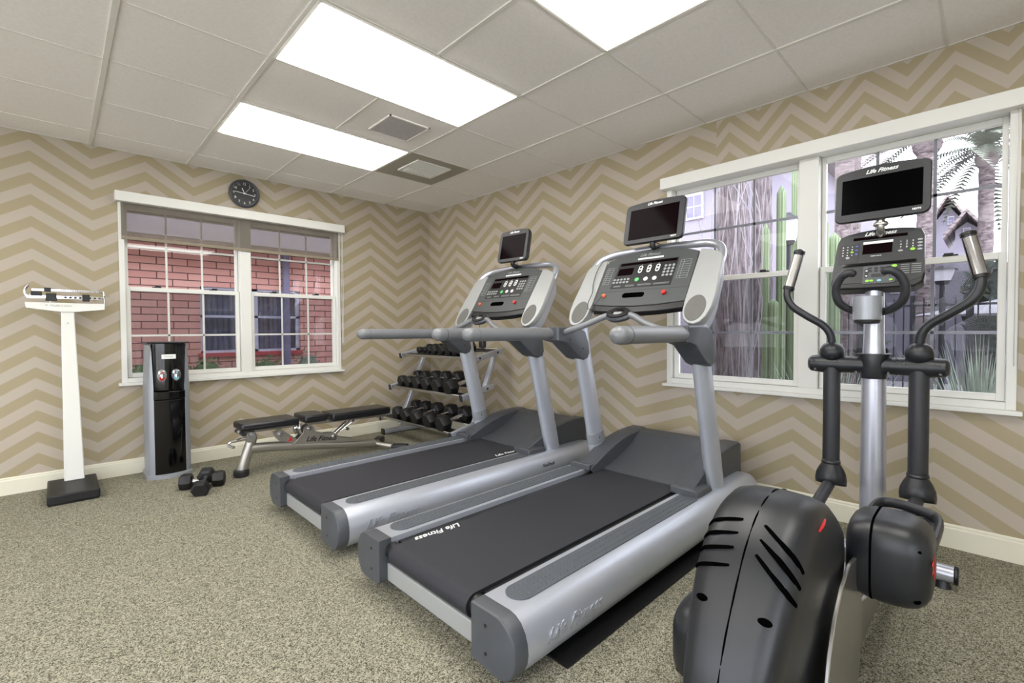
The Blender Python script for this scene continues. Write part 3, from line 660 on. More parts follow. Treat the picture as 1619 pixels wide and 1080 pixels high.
# ================================================================ TREADMILLS
def treadmill(Y0, label):
    t = thing('treadmill', (-1.25, Y0, 0), label, 'treadmill', 'treadmills facing the right wall')
    n_ = Vector((-.841, 0, .541)); d_ = Vector((.541, 0, .841)); P0 = Vector((-.88, Y0, 1.14))
    def CPT(ly, tt, off=0): return P0+Vector((0, ly, 0))+d_*tt+n_*off
    def cplate(b, poly, t0, t1): plate(b, P0, (0, 1, 0), d_, n_, poly, t0, t1)
    Z = .235
    for s in (1, -1):
        sec = [(.305, Z), (.43, Z), (.455, .230), (.478, .216), (.497, .190), (.507, .160), (.510, .13), (.505, .10), (.490, .07), (.465, .048), (.44, .042), (.315, .05), (.305, .06)]
        def ring(x, k=1.0, zk=1.0): return [Vector((x, Y0+s*(.305+(a-.305)*k), .14+(z-.14)*zk)) for a, z in sec]
        b = new(); loft(b, [ring(-2.235), ring(-1.2), ring(-.27), ring(-.22, .98, .97), ring(-.18, .90, .88), ring(-.165, .74, .7)]); r = mk('side_rail', b, M['silver'], t)
        b = new(); loft(b, [ring(-2.292, .965, .975), ring(-2.290, .985, .99), ring(-2.284, 1.002, 1.005), ring(-2.236, 1.006, 1.01)]); c = mk('end_cap', b, M['plas'], t, ang=30)
        for z in (.185, .095):
            b = new(); cyl(b, (-2.2935, Y0+s*.375, z), (-2.29, Y0+s*.375, z), .006, n=12); mk('screw', b, M['black'], c)
        b = new(); pd = []
        for i in range(13): a = pi/2+pi*i/12; pd.append((-2.14+.050*cos(a), s*.380+.050*sin(a)))
        for i in range(13): a = -pi/2+pi*i/12; pd.append((-.90+.050*cos(a), s*.380+.050*sin(a)))
        loft(b, [[(x, Y0+y, z) for x, y in pd] for z in (Z-.001, Z+.004)])
        for i in range(62):
            for k in (-1, 0, 1):
                x = -2.145+i*.020+(.010 if k == 0 else 0); ellipsoid(b, (x, Y0+s*.380+k*.028, Z+.004), .0058, .0045, .0034, 6, 3, half=True)
        mk('tread_pad', b, M['pad'], t)
        # upright post
        b = new(); rings = []
        for z, x in ((Z-.002, -.592), (.6, -.682), (.94, -.770), (1.08, -.795), (1.14, -.790), (1.20, -.77)):
            k = 1.0 if z < 1.1 else .85
            rings.append([Vector((x+.072*k*cos(a), Y0+s*.395+.044*k*sin(a), z)) for a in (2*pi*i/28 for i in range(28))])
        loft(b, rings); u = mk('upright', b, M['silver'], t)
        if s > 0:
            b = new(); rings = []
            for z in (.36, .43):
                x = -.592-(z-.235)*.2466
                rings.append([Vector((x+.0745*cos(a), Y0+s*.395+.0465*sin(a), z+(.012*cos(a)))) for a in (2*pi*i/28 for i in range(28))])
            loft(b, rings); col = mk('post_collar', b, M['coolgrey'], u)
        b = new(); cyl(b, (-.655, Y0+s*.395-.047, .40), (-.655, Y0+s*.395-.051, .40), .007, n=10); mk('screw', b, M['chrome'], u) if s > 0 else b.free()
        # wing panel beside console
        out = [(.310, .17), (.314, .525), (.36, .518), (.425, .49), (.447, .47), (.455, .44), (.470, .20), (.466, .12), (.450, .06), (.425, .025), (.395, .010), (.362, .018), (.332, .045), (.315, .09)]
        b = new(); loft(b, [[CPT(s*a, v, o) for a, v in ([(c0+(.39-c0)*sh, v0+(.25-v0)*sh*.5) for c0, v0 in out])] for o, sh in ((.0, .0), (-.03, .0), (-.055, .10))]); wng = mk('console_wing', b, M['panel'], t, True, .004, 2)
        b = new(); loft(b, [[CPT(s*(.385+(a-.385)*.9), v, -.05) for a, v in out if v < .46], [CPT(s*(.40+(a-.385)*.55), v*.8+.02, -.11) for a, v in out if v < .46]]); mk('wing_back', b, M['silver'], t)
        b = new(); loft(b, [[CPT(s*(.382+rx*cos(a)), .112+ry*sin(a), o) for a in (2*pi*i/32 for i in range(32))] for rx, ry, o in ((.056, .083, -.001), (.056, .083, .002), (.052, .079, .003))]); sp_ = mk('speaker_grille', b, M['grille'], wng)
        # handrail
        b = new(); tube(b, [(-1.665, Y0+s*.466, 1.098), (-1.5, Y0+s*.455, 1.098), (-1.07, Y0+s*.425, 1.096)], .042, 20, 5, ends=True, flat=.9); hr = mk('handrail', b, M['hand'], t)
        b = new(); tube(b, [(-1.625, Y0+s*.464, 1.098), (-1.622, Y0+s*.464, 1.098)], .0428, 20, 0, flat=.9); mk('seam', b, M['plas'], hr)
        prof = [(-1.075, 1.137), (-.95, 1.14), (-.86, 1.135), (-.80, 1.11), (-.765, 1.04), (-.752, .97), (-.77, .935), (-.81, .925), (-.86, .94), (-.93, .99), (-1.0, 1.04), (-1.075, 1.056)]
        b = new(); c_ = Vector((-.9, 0, 1.04))
        loft(b, [[Vector((c_.x+(x-c_.x)*k, Y0+s*yy, c_.z+(z-c_.z)*k)) for x, z in prof] for yy, k in ((.455, .82), (.468, .93), (.462, 1.0), (.36, 1.0), (.348, .95), (.345, .85))][1:]); hb = mk('handrail_bracket', b, M['plas'], t, True, .006, 3)
        b = new(); cyl(b, (-.83, Y0+s*.349, 1.0), (-.83, Y0+s*.343, 1.0), .006, n=10); mk('screw', b, M['black'], hb); b = new(); cyl(b, (-.96, Y0+s*.349, 1.06), (-.96, Y0+s*.343, 1.06), .005, n=10); mk('screw', b, M['black'], hb)
        b = new(); tube(b, [(-1.0, Y0+s*.36, 1.10), (-1.02, Y0+s*.31, 1.115), (-1.0, Y0+s*.20, 1.15), (-.965, Y0+s*.11, 1.19), (-.955, Y0+s*.055, 1.205)], .0185, 14, 6); mk('grip_arm', b, M['hand'], t)
    # belt, deck, roller
    b = new(); pr = [(-.62, .222)]
    pr += [(-2.235, .222)]+[(-2.235+.042*cos(a), .180+.042*sin(a)) for a in (pi/2+pi*i/10 for i in range(1, 10))]+[(-2.235, .138), (-.62, .138)]
    prism(b, pr, 'y', Y0-.256, Y0+.256); belt = mk('running_belt', b, M['belt'], t, ang=30)
    b = new(); box(b, -2.20, -.72, Y0-.304, Y0-.260, .17, .212); box(b, -2.20, -.72, Y0+.260, Y0+.304, .17, .212); mk('deck_edge', b, M['black'], t, False)
    for s in (-1, 1):
        b = new(); cyl(b, (-2.232, Y0+s*.258, .183), (-2.232, Y0+s*.303, .183), .034); mk('roller_cap', b, M['black'], t, True, .004, 2)
    b = new(); box(b, -2.256, -2.215, Y0-.305, Y0+.305, .058, .132); mk('rear_crossbar', b, M['panel'], t, False, .004, 2)
    b = new(); box(b, -2.0, -.3, Y0-.28, Y0+.28, .05, .135); mk('underframe', b, M['black'], t, False)
    b = new()
    for x in (-1.9, -.45):
        for s in (-1, 1): cyl(b, (x, Y0+s*.24, 0), (x, Y0+s*.24, .06), .035, .028)
    mk('levelling_feet', b, M['black'], t)
    # motor hood: centre + two side shells
    cen = [(-.735, .228), (-.68, .236), (-.58, .262), (-.48, .300), (-.38, .348), (-.31, .388), (-.285, .398), (-.19, .404), (-.17, .39), (-.16, .2), (-.30, .14), (-.735, .14)]
    b = new(); prism(b, cen, 'y', Y0-.275, Y0+.275); hood = mk('motor_hood', b, M['plas'], t, ang=35)
    sd = [(-.855, .236), (-.865, .246), (-.862, .262), (-.85, .27), (-.80, .285), (-.70, .325), (-.60, .362), (-.50, .388), (-.40, .403), (-.30, .410), (-.19, .412), (-.165, .40), (-.155, .2), (-.30, .16), (-.70, .16)]
    for s in (-1, 1):
        b = new(); loft(b, [[(x if x > -.7 else x*.95-.035, Y0+s*y, z-dz) for x, z in sd] for y, dz in ((.262, .012), (.285, 0), (.372, 0), (.380, .008))]); mk('hood_side', b, M['plas'], t, ang=35)
        b = new(); loft(b, [[(x, Y0+s*y, z) for x, y in ((-.872, y0), (-.872, y1), (-.70, y1), (-.70, y0))] for z, y0, y1 in ((.234, .268, .425), (.262, .270, .424), (.274, .28, .41))] if False else [[(-.872, Y0+s*.268, z), (-.872, Y0+s*yo, z), (-.69+k, Y0+s*yo, z), (-.69+k, Y0+s*.268, z)] for z, yo, k in ((.234, .425, 0), (.264, .422, -.01), (.272, .40, -.03))]); mk('hood_foot', b, M['plas'], t, True, .006, 2)
    # console
    arch = [(-.306, .515)]+[(-.306+.612*i/14, .517+.062*(1-(abs(i/7-1))**2.2)) for i in range(15)]+[(.306, .515), (.306, .17)]+[(.306-.612*i/12, .165-.045*(1-(i/6-1)**2)*0-.0) for i in range(13)]
    arch = [(-.306, .17)]+[(-.306+.612*i/16, .517+.062*(1-(abs(i/8-1))**2.2)) for i in range(17)]+[(.306, .17), (.15, .153), (0, .147), (-.15, .153)]
    b = new(); cplate(b, arch, -.04, -.006); con = mk('console', b, M['cons'], t, True, .004, 2)
    lip = [(-.306, .172), (-.306, .128), (-.15, .110), (0, .103), (.15, .110), (.306, .128), (.306, .172), (.15, .155), (0, .149), (-.15, .155)]
    b = new(); cplate(b, lip, -.055, -.012); mk('console_lip', b, M['black'], t, True, .005, 2)
    b = new(); cplate(b, [(-.192, .285), (-.192, .487), (.208, .487), (.218, .287)], -.006, -.0035); disp = mk('display_panel', b, M['black'], t, True, .0015, 1)
    b = new(); cplate(b, [(.09, .385), (.09, .438), (.195, .438), (.197, .385)], -.0035, -.002); cplate(b, [(-.185, .462), (-.185, .48), (.195, .48), (.195, .462)], -.0035, -.002); mk('led_window', b, M['screen'], disp, False)
    b = new()
    for y, v in ((.040, .42), (-.018, .42), (-.076, .42)):
        cplate(b, [(y+p[0], v+p[1]) for p in rrect(.026, .056, .0128, 5)], -.0035, -.0005)
        text_bm(b, 'v', CPT(y, v+.041, -.003), (0, -1, 0), d_, .012, .0002, 0)
    for y, v in ((-.018, .342), (-.076, .342)): cplate(b, ell(.014, .014, y, v, 18), -.0035, -.0005)
    mk('white_keys', b, M['white'], disp, False)
    b = new()
    for v in (.408, .432): 
        for y in (.040, -.018, -.076): cplate(b, ell(.0075, .0075, y, v, 12), -.0005, .0003)
    mk('key_marks', b, M['black'], disp, False)
    b = new(); cplate(b, ell(.014, .014, .042, .342, 18), -.0035, -.0005); mk('start_button', b, M['green'], disp, False)
    b = new()
    for i in range(3):
        for j in range(4): cplate(b, ell(.0088, .0088, -.126-i*.025, .358+j*.0235, 12), -.0035, -.001)
    for i in range(5):
        for j in range(2): cplate(b, ell(.0088, .0075, .105+i*.0245, .330+j*.022, 12), -.0035, -.001)
    mk('keypad', b, M['grey'], disp, False)
    b = new()
    for y, wd in ((.17, .05), (.08, .06), (-.02, .09), (-.13, .1)): 
        for q in (.296, .303): box_ = [(y-wd/2, q), (y-wd/2, q+.002), (y+wd/2, q+.002), (y+wd/2, q)]; cplate(b, box_, -.0035, -.003)
    mk('small_print', b, M['grey'], disp, False)
    b = new(); cplate(b, [(.085, .5), (.085, .512), (-.088, .512), (-.088, .5)], -.006, -.0035); mk('notice_strip', b, M['white'], con, False)
    b = new(); text_bm(b, 'Life Fitness', CPT(.012, .536, -.0055), (0, -1, 0), d_, .030, .0004, .4); mk('logo_lettering', b, M['grey'], con, False)
    b = new()
    for y0, y1, v0, v1 in ((-.212, -.276, .328, .462), (.292, .245, .325, .455)):
        for r_ in range(9):
            v = v0+(v1-v0)*r_/8; cplate(b, [(y0, v), (y0, v+.0015), (y1, v+.0015), (y1, v)], -.006, -.0052)
        for y in (y0, y1, (y0*.7+y1*.3)): cplate(b, [(y, v0), (y, v1), (y-.0015, v1), (y-.0015, v0)], -.006, -.0052)
    mk('info_charts', b, M['grey'], con, False)
    b = new(); cplate(b, rrect(.150, .036, .017, 6, .033, .228), -.008, -.0050); slot = mk('reading_slot', b, M['void'], con)
    b = new(); cplate(b, ell(.013, .013, -.170, .228, 18), -.006, .010); mk('stop_button', b, M['red'], con)
    b = new(); cplate(b, ell(.013, .013, .240, .231, 18), -.006, .006); mk('magnet_button', b, M['orange'], con)
    b = new(); cplate(b, [(-.306, .262), (-.306, .2635), (.306, .2635), (.306, .262)], -.006, -.0055); mk('panel_seam', b, M['black'], con, False)
    # grab bar arch over the console
    tb = [CPT(-.43, .42, -.03), CPT(-.43, .49, -.03), CPT(-.405, .555, -.035), CPT(-.33, .60, -.045), CPT(-.2, .615, -.05), CPT(0, .625, -.055), CPT(.2, .615, -.05), CPT(.33, .60, -.045), CPT(.405, .555, -.035), CPT(.43, .49, -.03), CPT(.43, .42, -.03)]
    b = new(); tube(b, tb, .024, 16, 6); mk('top_grab_bar', b, M['silver2'], t)
    # pulse cup in the middle
    cpt = Vector((-.955, Y0, 1.205))
    b = new(); loft(b, [[cpt+Vector((rx*cos(a)*.78-z*.62, ry*sin(a), z*.78+.62*rx*cos(a))) for a in (2*pi*i/32 for i in range(32))] for rx, ry, z in ((.03, .05, -.03), (.05, .078, -.018), (.056, .086, 0), (.05, .078, .012))]); mk('sensor_housing', b, M['plas'], t)
    b = new(); loft(b, [[cpt+Vector((rx*cos(a)*.78-z*.62, ry*sin(a), z*.78+.62*rx*cos(a))) for a in (2*pi*i/32 for i in range(32))] for rx, ry, z in ((.048, .076, .010), (.046, .072, .020), (.026, .04, .022), (.022, .034, .012))]); mk('sensor_dish', b, M['black'], t)
    b = new(); obox(b, cpt+Vector((-.016, 0, .004)), (.78, 0, .62), (0, 1, 0), (-.62, 0, .78), .030, .05, .012); mk('sensor_clip', b, M['grey'], t, True, .004, 2)
    # emblem on outer side of the near rail
    b = new(); o = Vector((-2.0, Y0-.5105, .140)); text_bm(b, 'Life Fitness', o, (1, 0, 0), (0, .0, 1), .066, .0018, .45, bold=.001); mk('embossed_emblem', b, M['silver2'], t, False)
    b = new(); text_bm(b, 'FlexDeck', (-.76, Y0-.5075, .165), (1, 0, 0), (0, 0, 1), .034, .001, .2); mk('rail_lettering', b, M['black'], t, False)
    # safety cord
    b = new(); tube(b, [CPT(.240, .231, .006), CPT(.25, .19, .02), CPT(.252, .13, .03), CPT(.23, .07, .04), CPT(.20, .06, .03), CPT(.215, .10, .0)], .0018, 6, 6); mk('safety_cord', b, M['black'], t)
    return t, CPT, d_, n_
def monitor(t, CPT, d_, n_, Y0, w_, h_, cen, tilt, yaw_, hd='HDTV'):
    """flat TV on a short stalk above the console"""
    N = Vector((-cos(tilt)*cos(yaw_), sin(yaw_), sin(tilt))).normalized(); Uv = Vector((0, 0, 1)).cross(N).normalized(); V = N.cross(Uv).normalized()
    c = Vector(cen); k = []
    def outl(sw, sh, r, archh):
        out = []
        for (x, y) in rrect(sw, sh, r, 5): out.append((x, y+(archh*(1-(x/(sw/2))**2) if y > 0 else 0)))
        n = 10; top = [(sw/2-r-(sw-2*r)*i/n, 0) for i in range(1, n)]
        i0 = 6; mid = [(x, sh/2+archh*(1-(x/(sw/2))**2)) for x, _ in top]
        return out[:6]+mid+out[6:]
    b = new(); loft(b, [[c+Uv*x+V*y+N*o for x, y in outl(w_*k1, h_*k2, .026, .012)] for o, k1, k2 in ((-.055, .86, .84), (-.045, .93, .92), (-.02, 1, 1), (.0, 1, 1), (.006, .985, .98))]); mo = mk('monitor', b, M['plasd'], t, ang=50)
    b = new(); plate(b, c-V*.004, Uv, V, N, [(-w_*.41, -h_*.38), (w_*.41, -h_*.38), (w_*.41, h_*.38), (-w_*.41, h_*.38)], .004, .0075); mk('screen', b, M['screen'], mo, False)
    b = new(); text_bm(b, 'Life Fitness', c+V*(h_*.455)+N*.0068, Uv, V, h_*.085, .0006, .4, bold=.0006); text_bm(b, hd, c+Uv*w_*.36-V*h_*.44+N*.0068, Uv, V, h_*.05, .0005, 0, bold=.0006); mk('monitor_lettering', b, M['white'], mo, False)
    b = new(); q = c-V*(h_/2)-N*.025; tube(b, [q+V*.03, q-V*.02, CPT(0, .61, -.05)], .018, 12, 4); tube(b, [q+Uv*.02, q+Uv*.05-V*.02, q+Uv*.01-V*.025, q-Uv*.03-V*.015], .003, 6, 5); mk('monitor_stalk', b, M['black'], t)
YT = -3.275
t1, CPT1, d1_, n1_ = treadmill(YT, 'silver treadmill nearest the camera, in front of the palm-view window')
monitor(t1, CPT1, d1_, n1_, YT, .402, .262, (-.575, YT-.005, 1.790), radians(12), 0)
# belt lettering, read from the front of the machine
b = new(); text_bm(b, 'Life Fitness', (-2.035, YT+.237, .2226), (-.995, .04, 0), (-.04, -.995, 0), .052, .0004, .4, bold=.0008); mk('belt_lettering', b, M['white'], t1, False)
# headphone lead over the left side of the near console
b = new(); tube(b, [CPT1(.34, .52, .012), CPT1(.36, .44, .012), CPT1(.355, .34, .010), CPT1(.33, .25, .012), CPT1(.325, .17, .02), CPT1(.29, .11, .03), CPT1(.25, .12, .02)], .0022, 6, 6); mk('headphone_lead', b, M['black'], t1)
YF = YT+1.215
t2 = bpy.data.objects.new('treadmill', None)
ORG = Vector((-1.25, YF, 0))
t2.empty_display_size = .1; COL.objects.link(t2); t2.location = (-1.25, YF, 0)
tag(t2, 'silver treadmill farther from the camera, beside the weight bench', 'treadmill', 'treadmills facing the right wall')
for ch in list(t1.children):
    if ch.name.split('.')[0] in ('monitor', 'monitor_stalk', 'belt_lettering', 'headphone_lead'): continue
    c = ch.copy(); COL.objects.link(c); c.parent = t2
    for g in list(ch.children):
        e = g.copy(); COL.objects.link(e); e.parent = c
P02 = Vector((-.88, YF, 1.14))
def CPT2(ly, tt, off=0): return P02+Vector((0, ly, 0))+d1_*tt+n1_*off
monitor(t2, CPT2, d1_, n1_, YF, .305, .255, (-.60, YF+.0, 1.795), radians(12), radians(-4))
b = new(); text_bm(b, 'Life Fitness', (-.90, YF-.225, .2226), (1, 0, 0), (0, 1, 0), .052, .0004, .4, bold=.0008); mk('belt_lettering', b, M['white'], t2, False)
b = new(); tube(b, [(-.955, YF+.01, 1.19), (-.94, YF+.02, 1.10), (-.93, YF, 1.03), (-.945, YF-.03, .985), (-.93, YF-.01, .965), (-.92, YF+.02, .99)], .0022, 6, 5); mk('safety_cord', b, M['black'], t2)
b = new(); box(b, -.95, -.915, YF-.025, YF+.03, .985, 1.045); mk('safety_clip', b, M['black'], t2, True, .008, 2)
b = new(); box(b, -2.06, -.72, -3.795, -3.56, 0.0, .008); tag(center_origin(mk('rubber_mat', b, M['rubber'], None, False)), 'thin black rubber mat showing under the near treadmill', 'mat')

# ================================================================ ELLIPTICAL
EY = -4.372
t = thing('elliptical_trainer', (-1.2, EY, 0), 'black and silver elliptical trainer with a screen in front of the palm-view window', 'elliptical machine')
b = new(); loft(b, [[(x+r*cos(a), EY+r*sin(a), z) for a in (2*pi*i/28 for i in range(28))] for z, x, r in ((.09, -.49, .054), (.4, -.49, .050), (.93, -.50, .047), (1.06, -.505, .040), (1.38, -.50, .036))]); mk('centre_post', b, M['silver2'], t)
b = new(); tube(b, [(-.52, EY+.285, .062), (-.52, EY-.285, .062)], .036, 20, 0); st = mk('front_stabilizer', b, M['silver2'], t)
for s in (-1, 1):
    b = new(); tube(b, [(-.52, EY+s*.285, .062), (-.52, EY+s*.300, .062)], .038, 20, 0); mk('end_cap', b, M['black'], st, True, .004, 2)
    b = new(); cyl(b, (-.52, EY+s*.25, 0), (-.52, EY+s*.25, .03), .030, .02); mk('levelling_foot', b, M['black'], st)
b = new(); box(b, -2.15, -.52, EY-.045, EY+.045, .05, .12); mk('base_beam', b, M['silver2'], t, True, .012, 3)
b = new(); tube(b, [(-2.12, EY+.27, .05), (-2.12, EY-.27, .05)], .036, 20, 0)
mk('rear_stabilizer', b, M['silver2'], t)
# pivot bar
b = new(); rings = []
for ly, r in ((-.264, .018), (-.261, .032), (-.25, .043), (-.20, .050), (-.10, .044), (0, .042), (.10, .044), (.20, .050), (.25, .043), (.261, .032), (.264, .018)):
    rings.append([(-.505+r*cos(a), EY+ly, .945+r*.9*sin(a)) for a in (2*pi*i/24 for i in range(24))])
loft(b, rings); pv = mk('pivot_bar', b, M['pblack'], t)
b = new()
for ly in (.085, -.085): cyl(b, (-.505, EY+ly-.001, .945), (-.505, EY+ly+.001, .945), .0445)
mk('seam', b, M['black'], pv)
for ly, z in ((.235, .963), (.14, .962), (-.115, .962), (-.225, .963), (.225, .92), (.06, .915), (-.06, .915), (-.235, .92)):
    b = new(); cyl(b, (-.535, EY+ly, z), (-.5535, EY+ly, z), .0052, n=10); mk('bolt_hole', b, M['gloss'], pv)
b = new(); loft(b, [[(-.505+a*cos(q), EY+c_*sin(q), z) for q in (2*pi*i/24 for i in range(24))] for z, a, c_ in ((.885, .050, .052), (.90, .058, .052), (.955, .058, .050), (.985, .062, .056), (1.0, .058, .066), (1.002, .05, .06))]); mk('post_clamp', b, M['pblack'], t)
for s in (1, -1):
    yb = EY+s*.163
    b = new(); ellipsoid(b, (-.515, yb, 1.005), .052, .052, .050, 24, 14); mk('joint_ball', b, M['pblack'], t)
    b = new(); tube(b, [(-.515, yb, .93), (-.515, yb, .70), (-.515, yb, .455)], .036, 20, 2); mk('swing_arm', b, M['plasd'], t)
    b = new(); loft(b, [[(-.515+r*cos(q), yb+r*sin(q), z+dz*cos(q)) for q in (2*pi*i/28 for i in range(28))] for z, r, dz in ((.475, .037, 0), (.462, .041, 0), (.455, .038, 0), (.43, .052, 0), (.405, .062, -.004), (.375, .066, -.012), (.350, .064, -.02))], cap=False)
    o = mk('joint_cover', b, M['pblack'], t); so = o.modifiers.new('solid', 'SOLIDIFY'); so.thickness = .004
    b = new(); tube(b, [(-.515, yb, .42), (-.56, yb+s*.0, .36), (-1.0, yb+s*.012, .405) if s < 0 else (-1.34, yb+s*.01, .215)], .026, 16, 3); mk('link_rod', b, M['plasd'], t)
    # swinging upper handle
    pth = [(-.515, yb, 1.04), (-.52, yb+s*.006, 1.09), (-.525, yb+s*.035, 1.135), (-.54, yb+s*.105, 1.185), (-.55, yb+s*.165, 1.235), (-.545, yb+s*.19, 1.29), (-.53, yb+s*.188, 1.34)]
    b = new(); tube(b, pth, .0185, 16, 6); mk('moving_handle', b, M['pblack'], t)
    g0 = Vector((-.53, yb+s*.189, 1.325)); g1 = Vector((-.50, yb+s*.150, 1.505))
    b = new(); tube(b, [g0, g1], .0245, 18, 2, ends=True); gp = mk('hand_grip', b, M['plasd'], t)
    dd = (g1-g0).normalized(); nn = Vector((-1, s*(.0), 0)); nn = (nn-dd*nn.dot(dd)).normalized(); sd_ = dd.cross(nn)
    b = new(); rings = []
    for q in (.06, .94):
        p = g0.lerp(g1, q); rings.append([p+(nn*cos(a)+sd_*sin(a))*.0258 for a in [(-1.0+2.0*i/10) for i in range(11)]]+[p+(nn*cos(a)+sd_*sin(a))*.0235 for a in [(1.0-2.0*i/10) for i in range(11)]])
    loft(b, rings); mk('pulse_plate', b, M['chrome'] if s < 0 else M['steel'], gp)
    b = new(); p = g0.lerp(g1, -.02); tube(b, [p, p+dd*.012], .0275, 18, 0); tube(b, [g1+dd*.0, g1+dd*.012], .0275, 18, 0); mk('grip_collar', b, M['black'], gp)
    # fixed inner handlebar
    fb = [(-.56, EY+s*.040, 1.195), (-.585, EY+s*.075, 1.205), (-.62, EY+s*.115, 1.24), (-.64, EY+s*.125, 1.30), (-.655, EY+s*.105, 1.35), (-.665, EY+s*.075, 1.37), (-.66, EY+s*.06, 1.368)]
    b = new(); tube(b, fb, .0175, 16, 6, ends=True); mk('fixed_handlebar', b, M['plasd'], t)
# cup holder
b = new(); loft(b, [[(-.60+r*cos(q), EY+.012+r*sin(q), z) for q in (2*pi*i/32 for i in range(32))] for z, r in ((1.156, .049), (1.160, .053), (1.262, .0575), (1.265, .055), (1.255, .052), (1.18, .049))]); ch_ = mk('cup_holder', b, M['coolgrey'], t)
b = new(); loft(b, [[(-.60+r*cos(q), EY+.012+r*sin(q), z) for q in (2*pi*i/32 for i in range(32))] for z, r in ((1.140, .040), (1.145, .048), (1.158, .050))]); mk('cup_base', b, M['black'], ch_)
b = new(); loft(b, [[(-.60+r*cos(q), EY+.012+r*sin(q), z) for q in (2*pi*i/32 for i in range(32))] for z, r in ((1.257, .051), (1.2575, .01))]); mk('cup_inside', b, M['black'], ch_)
# console of the elliptical
tl = radians(18); eN = Vector((-cos(tl), 0, sin(tl))); eV = Vector((sin(tl), 0, cos(tl))); eU = Vector((0, -1, 0)); eC = Vector((-.52, EY-.016, 1.448))
def ep(b, poly, t0, t1): plate(b, eC, eU, eV, eN, poly, t0, t1)
eo = [(-.170, -.115), (-.178, -.09), (-.165, .085), (-.152, .118), (-.12, .130)]+[(-.12+.24*i/8, .130+.012*(1-(i/4-1)**2)) for i in range(1, 8)]+[(.12, .130), (.148, .120), (.160, .09), (.165, -.09), (.155, -.115), (.12, -.128), (-.13, -.128)]
b = new(); loft(b, [[eC+eU*x*k+eV*y*k+eN*o for x, y in eo] for o, k in ((-.06, .8), (-.045, .95), (-.01, 1.0), (.004, .985))]); ec = mk('console', b, M['pblack'], t, ang=30)
b = new(); ep(b, [(-.178, -.085), (-.178, -.135), (-.14, -.152), (.13, -.152), (.16, -.13), (.166, -.085)], -.075, .002); mk('console_tray', b, M['black'], t, True, .008, 3)
b = new(); ep(b, [(-.155, -.025), (-.150, .075), (-.072, .078), (-.077, -.025)], .004, .0055); rk = mk('tv_keypad', b, M['black'], ec, False)
b = new(); ep(b, [(-.062, .018), (-.060, .066), (.048, .066), (.048, .018)], .004, .0055); ep(b, [(-.10, .092), (-.10, .106), (.10, .106), (.10, .092)], .004, .005); mk('display', b, M['screen'], ec, False)
b = new(); ep(b, [(-.060, .068), (-.060, .080), (.050, .080), (.050, .068)], .004, .0056); mk('notice_strip', b, M['white'], ec, False)
b = new(); ep(b, rrect(.27, .010, .004, 3, .0, -.034), .004, .012); mk('reading_ledge', b, M['gloss'], ec)
b = new(); ep(b, rrect(.118, .088, .006, 3, .005, -.088), .004, .0052); mk('lower_panel', b, M['plas'], ec)
b = new(); text_bm(b, 'Life Fitness', eC+eU*.0+eV*.119+eN*.0046, eU, eV, .026, .0005, .4, bold=.0006)
for i in range(3):
    for j in range(3): text_bm(b, str(j*3+i+1), eC+eU*(.078+i*.021)+eV*(.064-j*.014)+eN*.0056, eU, eV, .012, .0002, 0)
for i in range(3):
    for j in range(4): ep(b, ell(.0025, .0025, -.138+i*.018, .062-j*.014, 8), .0055, .0062)
for s in (-1, 1):
    for v, k in ((-.066, 1), (-.094, -1)): ep(b, [(.005+s*.045-.005, v-k*.004), (.005+s*.045+.005, v-k*.004), (.005+s*.045, v+k*.004)], .0053, .006)
mk('printed_marks', b, M['white'], ec, False); b = new(); text_bm(b, 'HEART RATE', eC+eU*-.01+eV*.006+eN*.0046, eU, eV, .007, .0003, 0)
mk('printed_marks', b, M['white'], ec, False)
b = new()
for x, y, r in ((-.02, -.118, .007), (.030+.02, -.118, .007), (.052+.008, -.052, .010), (.120, .022, .009), (-.102, .034, .006)): ep(b, ell(r, r*.75, x, y, 14), .0052, .0075)
ep(b, ell(.008, .006, -.035, -.118, 14), .0052, .0075)
mk('green_keys', b, M['lime'], ec)
b = new()
for x, y in ((.008, -.118),): ep(b, ell(.008, .006, x, y, 14), .0052, .0075)
mk('cool_down_key', b, M['cyan'], ec)
b = new()
for j in range(3): ep(b, ell(.006, .004, -.084, .062-j*.02, 12), .0055, .0068)
mk('blue_keys', b, M['blue'], ec)
b = new()
for j in range(4): ep(b, ell(.009, .0045, .144, .066-j*.0155, 12), .004, .0062)
ep(b, ell(.009, .0045, .078, .020, 12), .004, .0062); ep(b, ell(.008, .006, -.118, .006, 12), .0055, .0068)
for j in range(5):
    for k in (0, 1): ep(b, [(.082+k*.037, -.050-j*.010), (.082+k*.037, -.048-j*.010), (.112+k*.04, -.048-j*.010), (.112+k*.04, -.050-j*.010)], .0041, .0046)
mk('grey_keys', b, M['grey'], ec)
b = new()
for i in range(3):
    for j in range(2): ep(b, ell(.008, .0055, -.028+i*.022, -.056-j*.014, 12), .0052, .0068)
ep(b, [(-.022, -.100), (-.022, -.084), (.030, -.084), (.030, -.100)], .0052, .0062)
for s in (-1, 1): ep(b, rrect(.015, .045, .004, 3, .005+s*.045, -.080), .0052, .0056)
mk('dark_keys', b, M['black'], ec)
